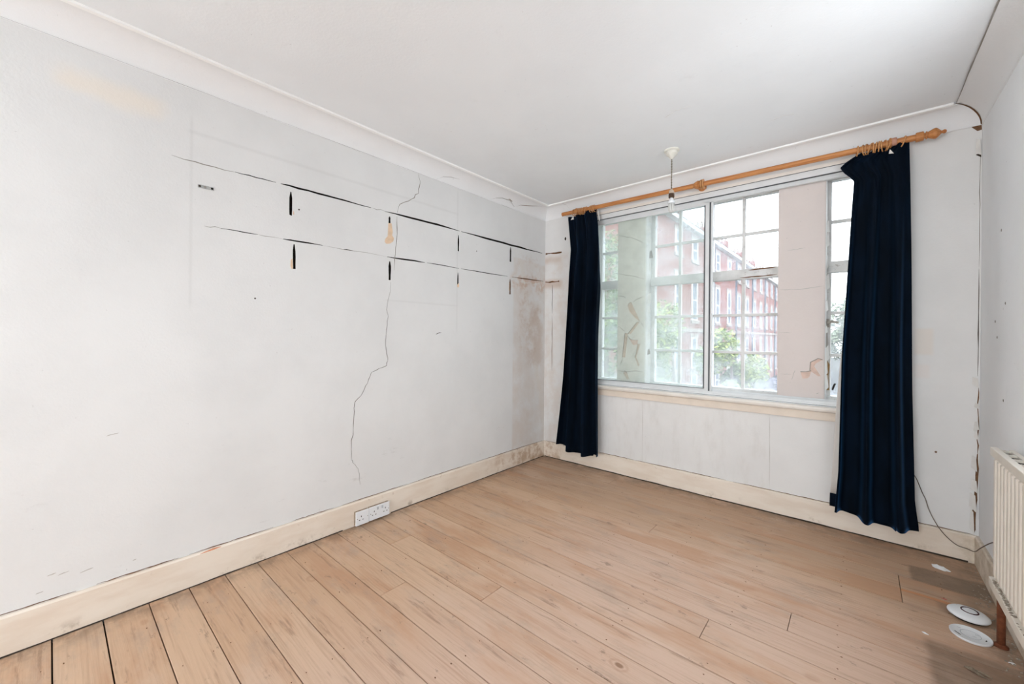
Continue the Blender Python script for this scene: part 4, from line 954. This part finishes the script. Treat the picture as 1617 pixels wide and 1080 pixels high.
for i, (dx, dy, a, l) in enumerate(((0, 0, -0.5, 0.035), (0.012, 0.008, -0.2, 0.028), (-0.010, 0.006, -0.9, 0.022))):
    x, y = 2.868 + dx, -1.135 + dy; d = Vector((math.cos(a), math.sin(a), 0)) * l
    o = MB().tube([(x - d.x, y - d.y, 0.004), (x, y, 0.006 + 0.003 * i), (x + d.x, y + d.y, 0.004)], [0.002, 0.0045, 0.0015], 6).build('wood_splinter', M['splinter'])
    tag(o, ['longest grey wood splinter in the little heap on the dark stain', 'middle-sized splinter lying uppermost in the heap on the dark stain', 'short splinter at the left of the heap on the dark stain'][i], 'splinter', 'splinters on the floor')
o = crumpled('red_scrap', 2.846, -0.575, 0.012, 0.005, 0.002, simple('red_scrap', (196, 106, 96), 0.8), 'tiny red scrap on the floor behind the smoke alarm', 'scrap', -0.3, 8)
cab = [(2.775, -0.030, 0.455), (2.792, -0.012, 0.422), (2.815, -0.010, 0.35), (2.83, -0.010, 0.311), (2.842, -0.010, 0.262), (2.858, -0.022, 0.218), (2.885, -0.026, 0.163), (2.915, -0.026, 0.122), (2.955, -0.028, 0.088), (2.992, -0.035, 0.083), (3.012, -0.10, 0.100), (3.018, -0.20, 0.160), (3.030, -0.36, 0.255), (3.034, -0.55, 0.33), (3.034, -0.80, 0.36)]
def smooth_path(p, n=5):
    p = [Vector(q) for q in p]; out = []
    for i in range(len(p) - 1):
        a, b, c_, d = p[max(i - 1, 0)], p[i], p[i + 1], p[min(i + 2, len(p) - 1)]
        for k_ in range(n):
            t = k_ / n; out.append(0.5 * ((2 * b) + (c_ - a) * t + (2 * a - 5 * b + 4 * c_ - d) * t * t + (3 * b - a - 3 * c_ + d) * t ** 3))
    return out + [p[-1]]
tag(MB().tube(smooth_path(cab), 0.0022, 6).build('cable', M['cable'], None, True), 'thin brown cable drooping from behind the right curtain to the radiator', 'cable')

# ------------------------------------------------------------------ outside: street, brick terrace, trees
GZ = -3.0
M['asphalt'] = simple('asphalt', (78, 80, 78), 0.9, 0.0, 0.2, 3)
M['ext_white'] = simple('white_window_paint', (205, 205, 205), 0.6, 0.0)
M['ext_glass'] = simple('dull_house_glass', (112, 118, 128), 0.6, 0.0)
M['slate'] = simple('blue_grey_slate', (104, 112, 124), 0.7, 0.0, 0.2, 2)
M['pipe_grey'] = simple('cast_iron_pipe', (92, 100, 116), 0.6, 0.0)
M['stone'] = simple('pale_stone', (156, 146, 140), 0.8, 0.0)
def brick():
    m = Mat('red_brick', 0.9, None, 0.0)
    b = m.n('TexBrick'); cm = m.n('CombineXYZ'); x, y, z = m.xyz(); m.put(cm.inputs[0], m.math('ADD', x, y)); m.put(cm.inputs[1], z)
    m.put(b.inputs['Vector'], cm.outputs[0]); b.inputs['Scale'].default_value = 4.4; b.inputs['Brick Width'].default_value = 0.95; b.inputs['Row Height'].default_value = 0.32
    b.inputs['Color1'].default_value = srgb(140, 88, 80); b.inputs['Color2'].default_value = srgb(126, 78, 72); b.inputs['Mortar'].default_value = srgb(142, 126, 118)
    b.inputs['Mortar Size'].default_value = 0.025
    m.color(m.mix(m.mul(m.ramp(m.noise(0.6, 5), 0.4, 0.7), 0.4), b.outputs['Color'], srgb(140, 90, 82))); return m.m
M['brick'] = brick()
tag(box('ground', M['asphalt'], (-40, 60, 0.35, 110, GZ - 0.2, GZ)), 'grey street and front gardens below the window', kind='structure')
XFAC = -4.5; EAVE = 7.3
bounds = [15.0, 24.3, 30.5, 36.7, 42.9, 49.1, 55.3, 61.5]
names = ['nearest brick terrace house with a hipped end behind the trees', 'second brick terrace house along the street', 'third brick terrace house along the street', 'fourth brick terrace house along the street',
         'fifth brick terrace house along the street', 'sixth brick terrace house along the street', 'farthest brick terrace house along the street']
for hi_, (y0, y1) in enumerate(zip(bounds, bounds[1:])):
    h = empty('brick_house', (XFAC - 4, (y0 + y1) / 2, GZ), names[hi_], 'house', 'brick terrace across the garden')
    box('wall', M['brick'], (XFAC - 8, XFAC, y0, y1, GZ, EAVE), h)
    ye0 = y0 - (0.35 if hi_ == 0 else 0)
    rf = MB().add([(XFAC + 0.35, ye0, EAVE), (XFAC - 8.3, ye0, EAVE), (XFAC - 8.3, y1, EAVE), (XFAC + 0.35, y1, EAVE), (XFAC - 4, y0 + (4 if hi_ == 0 else 0), EAVE + 1.5), (XFAC - 4, y1, EAVE + 1.5)],
                  [(0, 3, 5, 4), (1, 4, 5, 2), (0, 4, 1), (3, 2, 5), (0, 1, 2, 3)]).build('roof', M['slate'], h)
    box('gutter', M['ext_white'], (XFAC + 0.001, XFAC + 0.32, y0, y1, EAVE - 0.22, EAVE - 0.01), h)
    box('string_course', M['stone'], (XFAC, XFAC + 0.08, y0, y1, 1.55, 1.75), h)
    box('drainpipe', M['pipe_grey'], (XFAC + 0.005, XFAC + 0.11, y1 - 0.15, y1 - 0.04, GZ, EAVE - 0.3), h)
    ch = box('chimney', M['brick'], (XFAC - 2.9, XFAC - 1.9, y1 - 0.5, y1 + 0.5 - 0.51, EAVE + 0.3, EAVE + 2.6), h)
    for i in range(3): MB().lathe([(0.13, EAVE + 2.6), (0.11, EAVE + 3.1)], (XFAC - 2.7 + i * 0.3, y1 - 0.25, 0), 'Z', 8).build('chimney_pot', M['stone'], ch)
    cols = [y0 + 2.7, y0 + 5.4, y0 + 8.0] if hi_ == 0 else [y0 + 1.0, y0 + 4.1]
    for yc in cols:
        for z0, z1 in ((5.55, 6.75), (2.2, 4.5), (-0.5, 1.25), (-2.2, -0.85)):
            w = box('window', M['ext_white'], (XFAC + 0.001, XFAC + 0.03, yc - 0.55, yc + 0.55, z0, z1), h)
            zm = (z0 + z1) / 2
            for a, b in ((z0 + 0.08, zm - 0.04), (zm + 0.04, z1 - 0.08)): box('pane', M['ext_glass'], (XFAC + 0.025, XFAC + 0.035, yc - 0.34, yc + 0.34, a, b), w)
            box('stone_sill', M['stone'], (XFAC + 0.001, XFAC + 0.09, yc - 0.66, yc + 0.66, z0 - 0.16, z0), w)
            box('stone_lintel', M['stone'], (XFAC + 0.001, XFAC + 0.04, yc - 0.66, yc + 0.66, z1, z1 + 0.20), w)

def leaf_mat(name, a, b):
    m = Mat(name, 0.6, None, 0.3)
    m.color(m.mix(m.ramp(m.noise(6, 5, 0.6), 0.38, 0.62), srgb(*a), srgb(*b))); m.b.inputs['Transmission Weight'].default_value = 0.0  # lighter noise patches are leaf highlights painted into the colour
    return m.m
LM = [leaf_mat('leaf_fresh', (70, 104, 34), (160, 172, 88)), leaf_mat('leaf_mid', (54, 92, 42), (130, 152, 84)), leaf_mat('leaf_pale', (128, 144, 122), (150, 160, 140)), leaf_mat('leaf_lavender', (112, 114, 136), (150, 150, 164))]
M['bark'] = simple('bark', (110, 92, 78), 0.9, 0.1, 0.3, 8)
def tree(loc, rx, rz, zc, n, size, mat, label, cat='tree', name='tree'):
    x, y = loc; t = empty(name, (x, y, GZ), label, cat, 'trees and shrubs outside the window')
    MB().tube([(x, y, GZ), (x + 0.1, y, (GZ + zc) / 2), (x, y + 0.05, zc + rz * 0.4)], [0.06 * rx + 0.05, 0.05 * rx + 0.03, 0.03], 8).build('trunk', M['bark'], t, True)
    lumps = []
    for _ in range(16):
        a, b = rnd(0, 6.28), rnd(-0.9, 0.95); q = math.sqrt(1 - b * b) * rnd(0.45, 0.8)
        lumps.append((x + rx * q * math.cos(a), y + rx * q * math.sin(a), zc + rz * b * 0.8, rnd(0.28, 0.45)))
    vs = []; fs = []
    for i in range(n):
        lx, ly, lz, lr = random.choice(lumps)
        d = Vector((random.gauss(0, 1), random.gauss(0, 1), random.gauss(0, 1))).normalized() * rnd(0.6, 1.0)
        p = Vector((lx + d.x * lr * rx, ly + d.y * lr * rx, lz + d.z * lr * max(rx, rz * 0.8)))
        if p.z < GZ + 0.05: continue
        u_ = Vector((rnd(-1, 1), rnd(-1, 1), rnd(-0.6, 0.6))).normalized(); w_ = u_.cross(Vector((rnd(-1, 1), rnd(-1, 1), rnd(-1, 1)))).normalized()
        s_ = size * rnd(0.6, 1.3); k_ = len(vs)
        vs += [p - u_ * s_, p + w_ * s_ * 0.45, p + u_ * s_, p - w_ * s_ * 0.45]; fs.append((k_, k_ + 1, k_ + 2, k_ + 3))
    f = MB().add(vs, fs).build('foliage', mat, t, recalc=False); f['kind'] = 'stuff'
    return t
tree((-2.9, 6.8), 1.6, 3.1, 1.4, 15000, 0.065, LM[1], 'tall green tree seen beside the left curtain')
tree((-2.45, 11.0), 1.55, 2.7, -0.35, 14000, 0.075, LM[0], 'bushy green tree left of centre below the brick houses')
tree((-1.3, 14.3), 1.4, 2.4, -0.75, 14000, 0.085, LM[0], 'round bright green tree right of centre below the brick houses')
tree((3.6, 33.0), 3.4, 3.6, 1.4, 9000, 0.20, LM[2], 'pale distant tree seen beside the right curtain')
tree((0.1, 17.5), 1.2, 1.2, -1.8, 7000, 0.10, LM[3], 'pale lavender shrub at the foot of the brick houses', 'shrub', 'shrub')
tree((-2.4, 23.0), 1.5, 1.3, -1.7, 5000, 0.13, LM[1], 'low dark green shrub against the brick houses', 'shrub', 'shrub')
